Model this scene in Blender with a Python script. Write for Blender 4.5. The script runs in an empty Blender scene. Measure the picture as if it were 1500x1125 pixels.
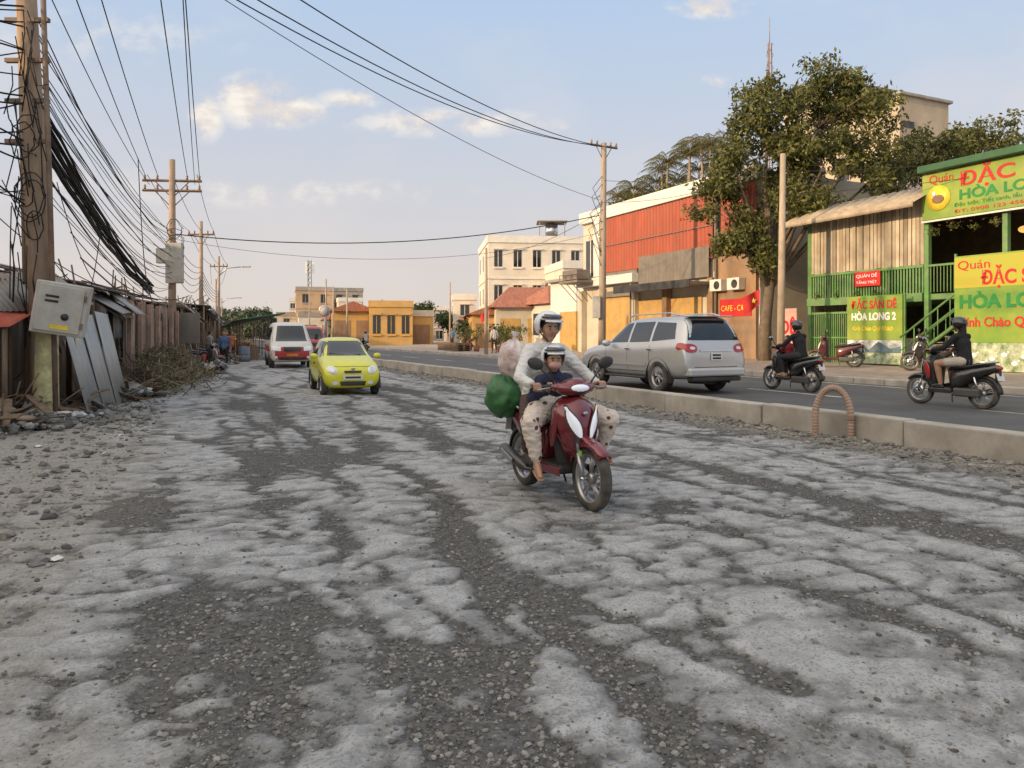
import bpy, math, random
import numpy as np
from mathutils import Vector, Matrix, noise, Euler
from mathutils.bvhtree import BVHTree
random.seed(7); rng=np.random.default_rng(5)
sc=bpy.context.scene
RA=math.atan2(.4217,.9067)
def W(n,s,z=0): return (n*.9067-.4217*s, n*.4217+.9067*s, z)
def link(o): sc.collection.objects.link(o); return o
U=random.uniform
nz=noise.noise
# ---------------------------------------------------------------- materials
def M(name,col,rough=.7,metal=0,var=.2,scale=2.,bump=0.,bs=25,stretch=(1,1,1),dust=0,coat=0,island=0,col2=None,trans=0,spots=None,emit=0,dcol=(.24,.22,.19)):
    m=bpy.data.materials.new(name); m.use_nodes=True; nt=m.node_tree; b=nt.nodes['Principled BSDF']
    N=nt.nodes.new; L=nt.links.new
    tc=N('ShaderNodeTexCoord'); mp=N('ShaderNodeMapping'); mp.inputs['Scale'].default_value=stretch
    L(tc.outputs['Object'],mp.inputs[0])
    no=N('ShaderNodeTexNoise'); no.inputs['Scale'].default_value=scale; no.inputs['Detail'].default_value=4; no.inputs['Roughness'].default_value=.68
    L(mp.outputs[0],no.inputs['Vector'])
    mr=N('ShaderNodeMapRange'); mr.inputs[1].default_value=.32; mr.inputs[2].default_value=.68
    L(no.outputs['Fac'],mr.inputs[0])
    mx=N('ShaderNodeMix'); mx.data_type='RGBA'
    mx.inputs[6].default_value=tuple(c*(1-var) for c in col)+(1,)
    mx.inputs[7].default_value=(tuple(col2) if col2 else tuple(min(1,c*(1+var)) for c in col))+(1,)
    L(mr.outputs[0],mx.inputs[0]); out=mx.outputs[2]
    if spots:
        vo=N('ShaderNodeTexVoronoi'); vo.inputs['Scale'].default_value=spots[0]; L(tc.outputs['Object'],vo.inputs['Vector'])
        r=N('ShaderNodeMapRange'); r.inputs[1].default_value=spots[1]; r.inputs[2].default_value=spots[1]-.06; L(vo.outputs['Distance'],r.inputs[0])
        x=N('ShaderNodeMix'); x.data_type='RGBA'; L(r.outputs[0],x.inputs[0]); L(out,x.inputs[6]); x.inputs[7].default_value=spots[2]+(1,); out=x.outputs[2]
    if dust:
        n2=N('ShaderNodeTexNoise'); n2.inputs['Scale'].default_value=scale*.6+.4; n2.inputs['Detail'].default_value=5; L(tc.outputs['Object'],n2.inputs['Vector'])
        r=N('ShaderNodeMapRange'); r.inputs[1].default_value=.4; r.inputs[2].default_value=.72; r.inputs[4].default_value=dust; L(n2.outputs['Fac'],r.inputs[0])
        x=N('ShaderNodeMix'); x.data_type='RGBA'; L(r.outputs[0],x.inputs[0]); L(out,x.inputs[6]); x.inputs[7].default_value=dcol+(1,); out=x.outputs[2]
    if island:
        g=N('ShaderNodeNewGeometry'); r=N('ShaderNodeMapRange'); r.inputs[3].default_value=1-island; r.inputs[4].default_value=1+island; L(g.outputs['Random Per Island'],r.inputs[0])
        x=N('ShaderNodeVectorMath'); x.operation='SCALE'; L(out,x.inputs[0]); L(r.outputs[0],x.inputs['Scale']); out=x.outputs[0]
    L(out,b.inputs['Base Color'])
    b.inputs['Roughness'].default_value=rough; b.inputs['Metallic'].default_value=metal
    b.inputs['Coat Weight'].default_value=coat; b.inputs['Coat Roughness'].default_value=.08
    if emit:
        b.inputs['Emission Color'].default_value=tuple(col)+(1,); b.inputs['Emission Strength'].default_value=emit
    if bump:
        n3=N('ShaderNodeTexNoise'); n3.inputs['Scale'].default_value=bs; n3.inputs['Detail'].default_value=3; L(mp.outputs[0],n3.inputs['Vector'])
        bp=N('ShaderNodeBump'); bp.inputs['Strength'].default_value=1; bp.inputs['Distance'].default_value=bump; L(n3.outputs['Fac'],bp.inputs['Height']); L(bp.outputs[0],b.inputs['Normal'])
    if trans:
        t=N('ShaderNodeBsdfTranslucent'); L(out,t.inputs['Color']); ms=N('ShaderNodeMixShader'); ms.inputs[0].default_value=trans
        L(b.outputs[0],ms.inputs[1]); L(t.outputs[0],ms.inputs[2]); L(ms.outputs[0],nt.nodes['Material Output'].inputs['Surface'])
    return m
# ---------------------------------------------------------------- mesh builder
class MB:
    def __init__(s): s.v=[]; s.f=[]; s.sm=[]
    def add(s,vs,fs,sm=False):
        o=len(s.v); s.v.extend([tuple(v) for v in vs]); s.f.extend([tuple(i+o for i in f) for f in fs]); s.sm.extend([sm]*len(fs)); return s
    def box(s,x0,x1,y0,y1,z0,z1,mt=None):
        vs=[Vector((x,y,z)) for x in (x0,x1) for y in (y0,y1) for z in (z0,z1)]
        if mt is not None: vs=[mt@v for v in vs]
        return s.add(vs,[(0,1,3,2),(4,6,7,5),(0,4,5,1),(2,3,7,6),(0,2,6,4),(1,5,7,3)])
    def cbox(s,c,d,rot=(0,0,0)):
        mt=Matrix.Translation(c)@Euler(rot).to_matrix().to_4x4()
        return s.box(-d[0]/2,d[0]/2,-d[1]/2,d[1]/2,-d[2]/2,d[2]/2,mt)
    def loft(s,rings,sm=True,cap=True,closed=True):
        k=len(rings[0]); vs=[p for r in rings for p in r]; fs=[]
        for i in range(len(rings)-1):
            for j in range(k if closed else k-1):
                a=i*k+j; b=i*k+(j+1)%k; fs.append((a,b,b+k,a+k))
        if cap and closed: fs.append(tuple(range(k-1,-1,-1))); fs.append(tuple((len(rings)-1)*k+j for j in range(k)))
        return s.add(vs,fs,sm)
    def tube(s,pts,r,n=8,sm=True,cap=True,flat=1):
        pts=[Vector(p) for p in pts]; rs=r if isinstance(r,(list,tuple)) else [r]*len(pts)
        t=(pts[1]-pts[0]).normalized(); up=Vector((0,0,1)) if abs(t.z)<.9 else Vector((1,0,0)); u=t.cross(up).normalized(); rings=[]
        for i,p in enumerate(pts):
            t=(pts[min(i+1,len(pts)-1)]-pts[max(i-1,0)]).normalized(); u=(u-t*u.dot(t)).normalized(); w=t.cross(u)
            rings.append([p+(u*math.cos(a)+w*math.sin(a)*flat)*rs[i] for a in [2*math.pi*j/n for j in range(n)]])
        return s.loft(rings,sm,cap)
    def lathe(s,c,prof,axis='y',n=28,sm=True,a0=0,a1=2*math.pi):
        rings=[]; full=abs(a1-a0-2*math.pi)<1e-4; m=n if full else n+1
        for j in range(m):
            a=a0+(a1-a0)*j/n; r=[]
            for (rr,h) in prof:
                x,y=rr*math.cos(a),rr*math.sin(a)
                r.append(Vector(c)+Vector({'y':(x,h,y),'z':(x,y,h),'x':(h,x,y)}[axis]))
            rings.append(r)
        if full: rings.append(rings[0])
        return s.loft(rings,sm,False,False)
    def ell(s,c,r,n=14,R=None,keep=None,sm=True):
        m=n//2+1; vs=[];fs=[]
        for i in range(m+1):
            th=math.pi*i/m
            for j in range(n):
                a=2*math.pi*j/n; vs.append(Vector((math.sin(th)*math.cos(a),math.sin(th)*math.sin(a),math.cos(th))))
        for i in range(m):
            for j in range(n):
                f=(i*n+j,i*n+(j+1)%n,(i+1)*n+(j+1)%n,(i+1)*n+j)
                if keep and not keep(sum((vs[q] for q in f),Vector())/4): continue
                fs.append(f)
        out=[]
        for d in vs:
            p=Vector((d.x*r[0],d.y*r[1],d.z*r[2]))
            if R is not None: p=R@p
            out.append(p+Vector(c))
        return s.add(out,fs,sm)
    def corr(s,o,Uv,Vv,pitch=.12,amp=.02,sm=True):
        o=Vector(o);Uv=Vector(Uv);Vv=Vector(Vv);N=Uv.cross(Vv).normalized(); k=max(2,int(Uv.length/pitch))*4
        r0=[];r1=[]
        for i in range(k+1):
            t=i/k; w=N*amp*math.sin(i*math.pi/2+.6); r0.append(o+Uv*t+w); r1.append(o+Uv*t+Vv+w)
        return s.loft([r0,r1],sm,False,False)
def mkobj(name,mb,mats,parent=None,bevel=0,solid=0,sub=0):
    me=bpy.data.meshes.new(name); me.from_pydata([tuple(v) for v in mb.v],[],mb.f)
    me.polygons.foreach_set('use_smooth',mb.sm); 
    for m in mats: me.materials.append(m)
    me.update(); o=link(bpy.data.objects.new(name,me))
    if solid: q=o.modifiers.new('s','SOLIDIFY'); q.thickness=solid; q.offset=0
    if bevel: q=o.modifiers.new('b','BEVEL'); q.width=bevel; q.segments=2; q.limit_method='ANGLE'
    if sub: q=o.modifiers.new('u','SUBSURF'); q.levels=q.render_levels=sub
    if parent: o.parent=parent
    return o
class G:
    def __init__(s,name,loc=(0,0,0),rz=0,rot=None):
        s.e=link(bpy.data.objects.new(name,None)); s.e.location=loc; s.e.rotation_euler=rot or (0,0,rz); s.q={}
        s.e.empty_display_size=.1
    def p(s,name,mat,bevel=0,solid=0,sub=0):
        if name not in s.q: s.q[name]=(MB(),mat,bevel,solid,sub)
        return s.q[name][0]
    def done(s):
        for k,(mb,mat,bv,so,su) in s.q.items():
            if mb.f: mkobj(k,mb,[mat],s.e,bv,so,su)
        return s
def text(g,t,loc,h,mat,w=None,rot=(math.pi/2,0,-math.pi/2),name='lettering',al='LEFT',bold=0):
    c=bpy.data.curves.new(name,'FONT'); c.body=t; c.size=h; c.extrude=.006; c.offset=bold; c.align_x=al
    o=link(bpy.data.objects.new(name,c)); c.materials.append(mat); o.parent=g.e; o.location=loc; o.rotation_euler=rot
    if w:
        bpy.context.view_layer.update(); d=o.dimensions.x
        if d>0: o.scale=(w/d,1,1)
    return o
def npmesh(name,V,F,mats,parent=None,smooth=False):
    me=bpy.data.meshes.new(name); k=F.shape[1]
    me.vertices.add(len(V)); me.vertices.foreach_set('co',V.astype(np.float32).ravel())
    me.loops.add(F.size); me.loops.foreach_set('vertex_index',F.astype(np.int32).ravel())
    me.polygons.add(len(F)); me.polygons.foreach_set('loop_start',np.arange(0,F.size,k,dtype=np.int32)); me.polygons.foreach_set('loop_total',np.full(len(F),k,dtype=np.int32))
    me.polygons.foreach_set('use_smooth',np.full(len(F),smooth)); 
    for m in mats: me.materials.append(m)
    me.update(calc_edges=True); o=link(bpy.data.objects.new(name,me))
    if parent: o.parent=parent
    return o
# ---------------------------------------------------------------- world / sun / camera
EL=math.radians(14); SH=Vector((-.85,-.53)).normalized()
w=bpy.data.worlds.new('World'); sc.world=w; w.use_nodes=True; nt=w.node_tree; N=nt.nodes.new; L=nt.links.new
bg=nt.nodes['Background']; STR=.12; bg.inputs['Strength'].default_value=STR
sk=N('ShaderNodeTexSky'); sk.sky_type='NISHITA'; sk.sun_disc=False; sk.sun_elevation=EL; sk.sun_rotation=math.atan2(SH.x,SH.y)%(2*math.pi); sk.air_density=1.2; sk.dust_density=2.0; sk.ozone_density=1.5
tc=N('ShaderNodeTexCoord'); sp=N('ShaderNodeSeparateXYZ'); L(tc.outputs['Generated'],sp.inputs[0])
def math_(op,a,b=None,c=None,clamp=False):
    m=N('ShaderNodeMath'); m.operation=op; m.use_clamp=clamp
    for i,x in enumerate((a,b,c)):
        if x is None: continue
        if isinstance(x,(int,float)): m.inputs[i].default_value=x
        else: L(x,m.inputs[i])
    return m.outputs[0]
def mixc(f,a,b):
    m=N('ShaderNodeMix'); m.data_type='RGBA'
    for i,x in ((0,f),(6,a),(7,b)):
        if isinstance(x,(int,float)): m.inputs[i].default_value=x
        elif isinstance(x,tuple): m.inputs[i].default_value=x+(1,)
        else: L(x,m.inputs[i])
    return m.outputs[2]
def S(c): return tuple(x/STR for x in c)
def mrange(x,a,b,c=0,d=1,sm=True):
    r=N('ShaderNodeMapRange'); r.interpolation_type='SMOOTHSTEP' if sm else 'LINEAR'; r.inputs[1].default_value=a; r.inputs[2].default_value=b; r.inputs[3].default_value=c; r.inputs[4].default_value=d; L(x,r.inputs[0]); return r.outputs[0]
z=sp.outputs[2]
hz=mixc(mrange(z,0,.44,sm=False),S((.80,.69,.61)),S((.49,.66,.90)))
hz=mixc(mrange(z,.48,.8),hz,S((.92,.95,1.0)))
col=mixc(mrange(z,0,.5,.94,.88),sk.outputs[0],hz)
dt=N('ShaderNodeVectorMath'); dt.operation='DOT_PRODUCT'; L(tc.outputs['Generated'],dt.inputs[0]); dt.inputs[1].default_value=(SH.x*.97,SH.y*.97,.24)
col=mixc(mrange(dt.outputs['Value'],.05,1.0,0,.9),col,S((2.3,1.98,1.62)))
y_=math_('MAXIMUM',sp.outputs[1],.08); cu=math_('DIVIDE',sp.outputs[0],y_); cv=math_('DIVIDE',z,y_)
cb=N('ShaderNodeCombineXYZ'); L(cu,cb.inputs[0]); L(math_('MULTIPLY',cv,1.5),cb.inputs[1])
cn=N('ShaderNodeTexNoise'); cn.inputs['Scale'].default_value=17; cn.inputs['Detail'].default_value=7; cn.inputs['Roughness'].default_value=.58; L(cb.outputs[0],cn.inputs['Vector'])
cn2=N('ShaderNodeTexNoise'); cn2.inputs['Scale'].default_value=3.2; cn2.inputs['Detail'].default_value=6; L(cb.outputs[0],cn2.inputs['Vector'])
tot=None
for (a,b,ra,rb,st) in [(-.345,.315,.045,.030,1.4),(-.30,.298,.05,.018,1.2),(-.22,.315,.035,.012,.9),(-.09,.285,.11,.016,.9),(.266,.447,.045,.018,1.3),(-.41,.292,.020,.026,1.1),(-.30,.190,.20,.016,.45),(.05,.283,.03,.008,.5),(.27,.34,.02,.008,.5),(-.6,.20,.10,.025,.4),(-.55,.40,.16,.03,.3)]:
    du=math_('DIVIDE',math_('SUBTRACT',cu,a),ra); dv=math_('DIVIDE',math_('SUBTRACT',cv,b),rb)
    d=math_('SQRT',math_('ADD',math_('MULTIPLY',du,du),math_('MULTIPLY',dv,dv)))
    k=math_('MULTIPLY',math_('SUBTRACT',1.5,d,clamp=True),st)
    tot=k if tot is None else math_('MAXIMUM',tot,k)
cl=math_('MULTIPLY',math_('MINIMUM',tot,1.0),math_('MULTIPLY',math_('SUBTRACT',math_('ADD',cn.outputs['Fac'],math_('MULTIPLY',tot,.12)),.46),6.5,clamp=True),clamp=True)
th=math_('MULTIPLY',math_('SUBTRACT',cn2.outputs['Fac'],.5,clamp=True),1.5,clamp=True)
col=mixc(th,col,S((.82,.76,.73)))
shd=mrange(cn.outputs['Fac'],.45,.62)
col=mixc(math_('MULTIPLY',cl,.88),col,mixc(shd,S((.80,.73,.69)),S((1.02,.94,.83))))
L(col,bg.inputs['Color'])
sun=bpy.data.lights.new('sun','SUN'); sun.energy=4.2; sun.angle=math.radians(.6); sun.color=(1,.70,.40)
so=link(bpy.data.objects.new('sun',sun)); D=Vector((-SH.x*math.cos(EL),-SH.y*math.cos(EL),-math.sin(EL))); so.rotation_euler=D.to_track_quat('-Z','Y').to_euler(); so.location=(-20,-20,30)
cam=bpy.data.cameras.new('camera'); co=link(bpy.data.objects.new('camera',cam)); sc.camera=co
co.location=(0,0,1.55); co.rotation_euler=(math.pi/2,0,0); cam.sensor_width=36; cam.lens=26.16; cam.shift_y=-.0483; cam.clip_end=3000
sc.view_settings.view_transform='Standard'; sc.view_settings.look='None'; sc.view_settings.exposure=0
# ---------------------------------------------------------------- common materials
black=M('black_plastic',(.018,.018,.019),.45,dust=.25); rubber=M('rubber',(.025,.024,.023),.85,dust=.55,scale=6)
chrome=M('chrome',(.6,.6,.62),.2,1,var=.05); alloy=M('alloy',(.45,.45,.46),.35,.8,var=.1,dust=.3)
glass=M('dark_glass',(.012,.014,.016),.05,var=.3,coat=.5); lens=M('lamp_lens',(.78,.8,.82),.08,var=.1,coat=1); litlens=M('lit_lamp_lens',(.85,.88,.95),.1,var=.05,coat=1,emit=.2)
redlens=M('red_lens',(.45,.01,.01),.15,coat=1,var=.1); white=M('white_paint',(.68,.67,.63),.6,var=.1,dust=.2,dcol=(.45,.4,.33)); plate=M('plate',(.7,.7,.7),.5,var=.05)
skin=M('skin',(.42,.24,.155),.5,var=.1,scale=8); hair=M('hair',(.012,.01,.01),.6)
conc=M('concrete',(.32,.30,.27),.9,var=.25,scale=1.2,bump=.004,bs=30,dust=.4)
cable=M('cable',(.012,.012,.013),.7,var=.1); rust=M('rusty_metal',(.2,.13,.09),.8,.1,var=.4,scale=3,dust=.5)
tin=M('weathered_tin',(.38,.37,.35),.6,.2,var=.35,scale=1.5,stretch=(1,1,.3),dust=.6,dcol=(.22,.17,.13)); wood=M('old_wood',(.17,.12,.08),.85,var=.4,scale=3,stretch=(4,4,.4),bump=.004)
# ---------------------------------------------------------------- ground
def ss(a,b,x):
    t=max(0,min(1,(x-a)/(b-a))); return t*t*(3-2*t)
BL=[(4.0,.3,.9,.45,1.5),(7.3,-.2,.8,.4,1.1),(7.0,.9,.4,.25,.9),(13,1.4,1.2,.35,.8),(9.5,1.6,1.6,.3,.7),(2.6,1.0,.6,.25,.8),(5.2,5.6,1.6,.3,.6),(16,5,2.5,.4,.6),(17,1.5,1.5,.5,.8),(8.6,.7,.5,.35,.8),(3.2,1.4,.5,.15,.7),(11,3.6,1.2,.25,.7),(2.9,3.6,.7,.15,.6)]
def hm(x,y):
    n=.9067*x+.4217*y; s=-.4217*x+.9067*y
    a=nz(Vector((n*.7,s*.3,0))); f=nz(Vector((n*1.3,s*1.6,7))); b=nz(Vector((n*2.6+a,s*3.6+f,5))); c=nz(Vector((n*8,s*8,9))); e=nz(Vector((n*.25,s*.2,3)))
    v1=1-min(1,abs(nz(Vector((n*1.0+.35*f+.12*c,s*.22,21))))*9)
    v2=1-min(1,abs(nz(Vector((n*1.7+.3*b,s*.55+.5*f,33))))*8)
    v3=1-min(1,abs(nz(Vector((n*2.4+.4*c,s*3.2+.4*f,44))))*4.5)
    tr=1.25*math.exp(-((n-2.15-.7*a-.2*b)/.15)**2)+1.0*math.exp(-((n-5.7+.7*a-.2*b)/.18)**2)+.7*math.exp(-((n-3.9-.8*a-.1*b)/.09)**2)+.7*math.exp(-((n-7.2-.5*a-.1*b)/.12)**2)+.6*math.exp(-((n-1.35-.7*a-.15*b)/.09)**2)+.5*math.exp(-((n-4.9+.5*a-.1*b)/.08)**2)
    for (bs,bn,rs,rn,st) in BL:
        q=((s-bs)/rs)**2+((n-bn)/rn)**2
        if q<6: tr+=st*math.exp(-q)
    v=.92+.30*b+.24*c+.30*f+.25*a+.25*e-tr*(.8+.9*b)-.75*v1*ss(-.3,.25,f+e)-.5*v2*ss(-.1,.4,a+b)-.42*v3
    sh=ss(.5,-1.3,n+.9*a+.5*b); rb=ss(7.9,8.7,n+.3*b)
    v=max(0,min(1,v)); p=v*(1-rb)
    h=.03*a+.012*f+.022*p+.005*c-.006*v3+.05*sh*(.4+e)+rb*(.05+.05*b)
    if n>9: h=min(h,.03)
    return p,sh,rb,h
def axis(segs):
    out=[segs[0][0]]
    for (a,b,d0,d1) in segs:
        x=a; 
        while x<b-1e-6:
            t=(x-a)/(b-a); x=min(b,x+d0*(d1/d0)**t); out.append(x)
    return out
ys=[-300,-100,-30,-10,-3]+axis([(0,2,.4,.1),(2,8,.028,.04),(8,20,.04,.12),(20,60,.12,1.2),(60,200,1.5,12),(200,1500,15,250)])
pos=axis([(0,6,.033,.042),(6,13,.05,.2),(13,60,.3,6),(60,900,8,200)])
xs=[-x for x in pos[:0:-1]]+pos
V=np.zeros((len(ys)*len(xs),3)); C=np.zeros((len(V),4)); i=0
for y in ys:
    for x in xs:
        p,sh,rb,h=hm(x,y); V[i]=(x,y,h); C[i]=(p,sh,rb,1); i+=1
nx=len(xs); ii,jj=np.meshgrid(np.arange(len(ys)-1),np.arange(nx-1),indexing='ij'); b0=(ii*nx+jj).ravel(); F=np.stack([b0,b0+1,b0+nx+1,b0+nx],1)
gm=bpy.data.materials.new('dirt_road'); gm.use_nodes=True; nt=gm.node_tree; N=nt.nodes.new; L=nt.links.new; b=nt.nodes['Principled BSDF']
at=N('ShaderNodeAttribute'); at.attribute_name='msk'; sp=N('ShaderNodeSeparateColor'); L(at.outputs['Color'],sp.inputs[0])
tc=N('ShaderNodeTexCoord'); mp=N('ShaderNodeMapping'); mp.inputs['Rotation'].default_value=(0,0,-RA); L(tc.outputs['Object'],mp.inputs[0])
def noi(sc_,det=4,ro=.6,src=mp.outputs[0]):
    n=N('ShaderNodeTexNoise'); n.inputs['Scale'].default_value=sc_; n.inputs['Detail'].default_value=det; n.inputs['Roughness'].default_value=ro; L(src,n.inputs['Vector']); return n.outputs['Fac']
n1=noi(5,7,.75); n2=noi(30,4,.75); n4=noi(.6,4)
vo=N('ShaderNodeTexVoronoi'); vo.inputs['Scale'].default_value=42; L(mp.outputs[0],vo.inputs['Vector'])
vo2=N('ShaderNodeTexVoronoi'); vo2.inputs['Scale'].default_value=95; L(mp.outputs[0],vo2.inputs['Vector'])
pf0=math_('ADD',sp.outputs[0],math_('ADD',math_('MULTIPLY',math_('SUBTRACT',n1,.5),.9),math_('MULTIPLY',math_('SUBTRACT',n2,.5),.6)))
pf=mrange(pf0,.16,.46); pf2=mrange(pf0,.40,.95)
vs=N('ShaderNodeSeparateColor'); L(vo.outputs['Color'],vs.inputs[0]); vs2=N('ShaderNodeSeparateColor'); L(vo2.outputs['Color'],vs2.inputs[0])
dark=mixc(vs.outputs[0],(.042,.041,.04),(.14,.137,.131)); dark=mixc(math_('MULTIPLY',vs2.outputs[1],.5),dark,(.16,.157,.15))
palec=mixc(pf2,(.205,.205,.202),(.44,.442,.44)); palec=mixc(math_('MULTIPLY',math_('GREATER_THAN',vs2.outputs[0],.78),.5),palec,(.16,.16,.157))
palec=mixc(mrange(n1,.35,.65,.5,0),palec,(.21,.21,.208))
c1=mixc(pf,dark,palec)
dirt=mixc(mrange(n2,.3,.7,sm=False),(.16,.148,.125),(.42,.39,.34)); dirt=mixc(math_('MULTIPLY',vs2.outputs[0],.4),dirt,(.28,.26,.225)); dirt=mixc(mrange(sp.outputs[0],.5,.1,0,.6),dirt,(.12,.11,.095))
c1=mixc(math_('MULTIPLY',sp.outputs[1],math_('ADD',.4,math_('MULTIPLY',n4,.8)),clamp=True),c1,dirt)
rub=mixc(vs.outputs[1],(.13,.12,.10),(.35,.325,.285)); c1=mixc(sp.outputs[2],c1,rub)
L(c1,b.inputs['Base Color']); b.inputs['Roughness'].default_value=.95; b.inputs['Specular IOR Level'].default_value=.2
hgt=math_('ADD',math_('MULTIPLY',pf,.010),math_('ADD',math_('MULTIPLY',n2,.012),math_('MULTIPLY',n1,.014)))
hgt=math_('ADD',hgt,math_('MULTIPLY',math_('SUBTRACT',.6,vo.outputs['Distance']),math_('MULTIPLY',math_('SUBTRACT',1.1,pf),.010)))
bp=N('ShaderNodeBump'); bp.inputs['Distance'].default_value=1.0; bp.inputs['Strength'].default_value=1; L(hgt,bp.inputs['Height']); L(bp.outputs[0],b.inputs['Normal'])
g=npmesh('ground',V,F,[gm],smooth=True); ca=g.data.color_attributes.new('msk','FLOAT_COLOR','POINT'); ca.data.foreach_set('color',C.astype(np.float32).ravel())
# stones
t=(1+5**.5)/2
IV=np.array([(-1,t,0),(1,t,0),(-1,-t,0),(1,-t,0),(0,-1,t),(0,1,t),(0,-1,-t),(0,1,-t),(t,0,-1),(t,0,1),(-t,0,-1),(-t,0,1)])/1.9
IF=np.array([(0,11,5),(0,5,1),(0,1,7),(0,7,10),(0,10,11),(1,5,9),(5,11,4),(11,10,2),(10,7,6),(7,1,8),(3,9,4),(3,4,2),(3,2,6),(3,6,8),(3,8,9),(4,9,5),(2,4,11),(6,2,10),(8,6,7),(9,8,1)])
def stones(name,P,R,mat):
    n=len(P); P=np.array(P); R=np.array(R)
    V=IV[None]*(1+rng.uniform(-.3,.3,(n,12,1)))*R[:,None,None]*np.stack([rng.uniform(.7,1.3,n),rng.uniform(.7,1.3,n),rng.uniform(.45,.8,n)],1)[:,None,:]
    a=rng.uniform(0,6.28,n); c,s_=np.cos(a),np.sin(a); X=V[...,0]*c[:,None]-V[...,1]*s_[:,None]; Y=V[...,0]*s_[:,None]+V[...,1]*c[:,None]
    V=np.stack([X,Y,V[...,2]],-1)+P[:,None,:]; F=(IF[None]+12*np.arange(n)[:,None,None]).reshape(-1,3)
    return npmesh(name,V.reshape(-1,3),F,[mat])
P=[];R=[]
while len(P)<26000:
    y=2.1+13*U(0,1)**1.7; x=U(-.74*y-.5,.74*y+.5); p,sh,rb,h=hm(x,y)
    if .9067*x+.4217*y>8.9: continue
    if random.random()<max(0,1-p*1.1)**1.6*.95+.03: 
        r_=.0035+.012*U(0,1)**3; P.append((x,y,h+r_*.2)); R.append(r_)
for _ in range(5200):
    s_=U(-1,34); n=9.0-abs(random.gauss(0,.42)); x,y,_z=W(n,s_); r_=.012+.045*U(0,1)**3; P.append((x,y,hm(x,y)[3]+r_*.2)); R.append(r_)
for _ in range(2200):
    s_=U(5,30); n=-1.0+s_*.06-abs(random.gauss(0,.9)); x,y,_z=W(n,s_); r_=.010+.05*U(0,1)**5; P.append((x,y,hm(x,y)[3]+r_*.2)); R.append(r_)
for _ in range(1600):
    x=-8.2+random.gauss(0,.7); y=12.6+random.gauss(0,1.2); r_=.015+.08*U(0,1)**4; P.append((x,y,hm(x,y)[3]+r_*.2+max(0,.16-.1*abs(x+8.3)))); R.append(r_)
stm=M('stone',(.20,.19,.175),.95,var=.3,scale=5,island=.5,bump=.003,bs=60); stones('gravel',P,R,stm)
# ---------------------------------------------------------------- right road, kerb, pavement
asph=M('asphalt',(.080,.082,.086),.85,var=.2,scale=.7,bump=.003,bs=90,dust=.35,dcol=(.15,.147,.14))
mb=MB(); mb.box(9.3,17.6,-30,230,-.1,.18); o=mkobj('asphalt_road',mb,[asph]); o.rotation_euler=(0,0,RA)
mb=MB()
for s0 in range(-20,150,6): mb.box(13.3,13.43,s0+1.6,s0+4.6,.182,.186)
mb.box(9.75,9.87,-25,200,.182,.186); mb.box(17.0,17.12,-25,200,.182,.186)
o=mkobj('lane_markings',mb,[M('road_paint',(.5,.5,.47),.8,var=.3,scale=4,dust=.85,dcol=(.13,.13,.13))]); o.rotation_euler=(0,0,RA)
cm=M('kerb_concrete',(.42,.39,.34),.9,var=.25,scale=1.5,bump=.004,bs=40,dust=.6,dcol=(.20,.18,.15))
g=G('median_kerb',rz=RA); m=g.p('blocks',cm,bevel=.02)
for k in range(-4,22):
    s0=k*2.64+1.6; dz=U(-.012,.012); m.box(9.02+U(-.015,.01),9.32,s0+.012,s0+2.64-.012,-.1,.385+dz)
g.done()
g=G('pavement_kerb',rz=RA); m=g.p('kerbstones',cm,bevel=.02)
for k in range(-25,150): m.box(17.6,17.85,k+.01,k+.99,-.1,.34)
g.done()
pv=M('pavement_tiles',(.40,.32,.27),.85,var=.15,scale=3,bump=.002,dust=.5,dcol=(.30,.26,.22))
nt=pv.node_tree; N=nt.nodes.new; L=nt.links.new; bb=nt.nodes['Principled BSDF']
br=N('ShaderNodeTexBrick'); br.inputs['Scale'].default_value=1; br.inputs['Brick Width'].default_value=.4; br.inputs['Row Height'].default_value=.4; br.inputs['Mortar Size'].default_value=.01; br.offset=0
br.inputs['Color1'].default_value=(1,1,1,1); br.inputs['Color2'].default_value=(.8,.8,.8,1); br.inputs['Mortar'].default_value=(.45,.45,.45,1)
t_=N('ShaderNodeTexCoord'); L(t_.outputs['Object'],br.inputs['Vector']); src=bb.inputs['Base Color'].links[0].from_socket
mu=N('ShaderNodeMix'); mu.data_type='RGBA'; mu.blend_type='MULTIPLY'; mu.inputs[0].default_value=1; L(src,mu.inputs[6]); L(br.outputs['Color'],mu.inputs[7]); L(mu.outputs[2],bb.inputs['Base Color'])
mb=MB(); mb.add([(17.85,-30,.33),(60,-30,.8),(60,230,.8),(17.85,230,.33),(24,-30,.46),(24,230,.46)],[(0,4,5,3),(4,1,2,5)]); o=mkobj('pavement',mb,[pv]); o.rotation_euler=(0,0,RA)
g=G('corrugated_pipe',(4.68,10.85,0),rz=-.5)
pts=[(-.24,0,-.1+.45*k/30) for k in range(30)]+[(-.24*math.cos(math.pi*i/80),.03*math.sin(i*.05),.35+.42*math.sin(math.pi*i/80)) for i in range(81)]+[(.24,0,.35-.45*k/30) for k in range(1,30)]
g.p('hose',M('orange_pipe',(.40,.27,.20),.6,var=.2,dust=.5)).tube(pts,[.044+.012*(k%3==0) for k in range(len(pts))],12); g.done()
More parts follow.
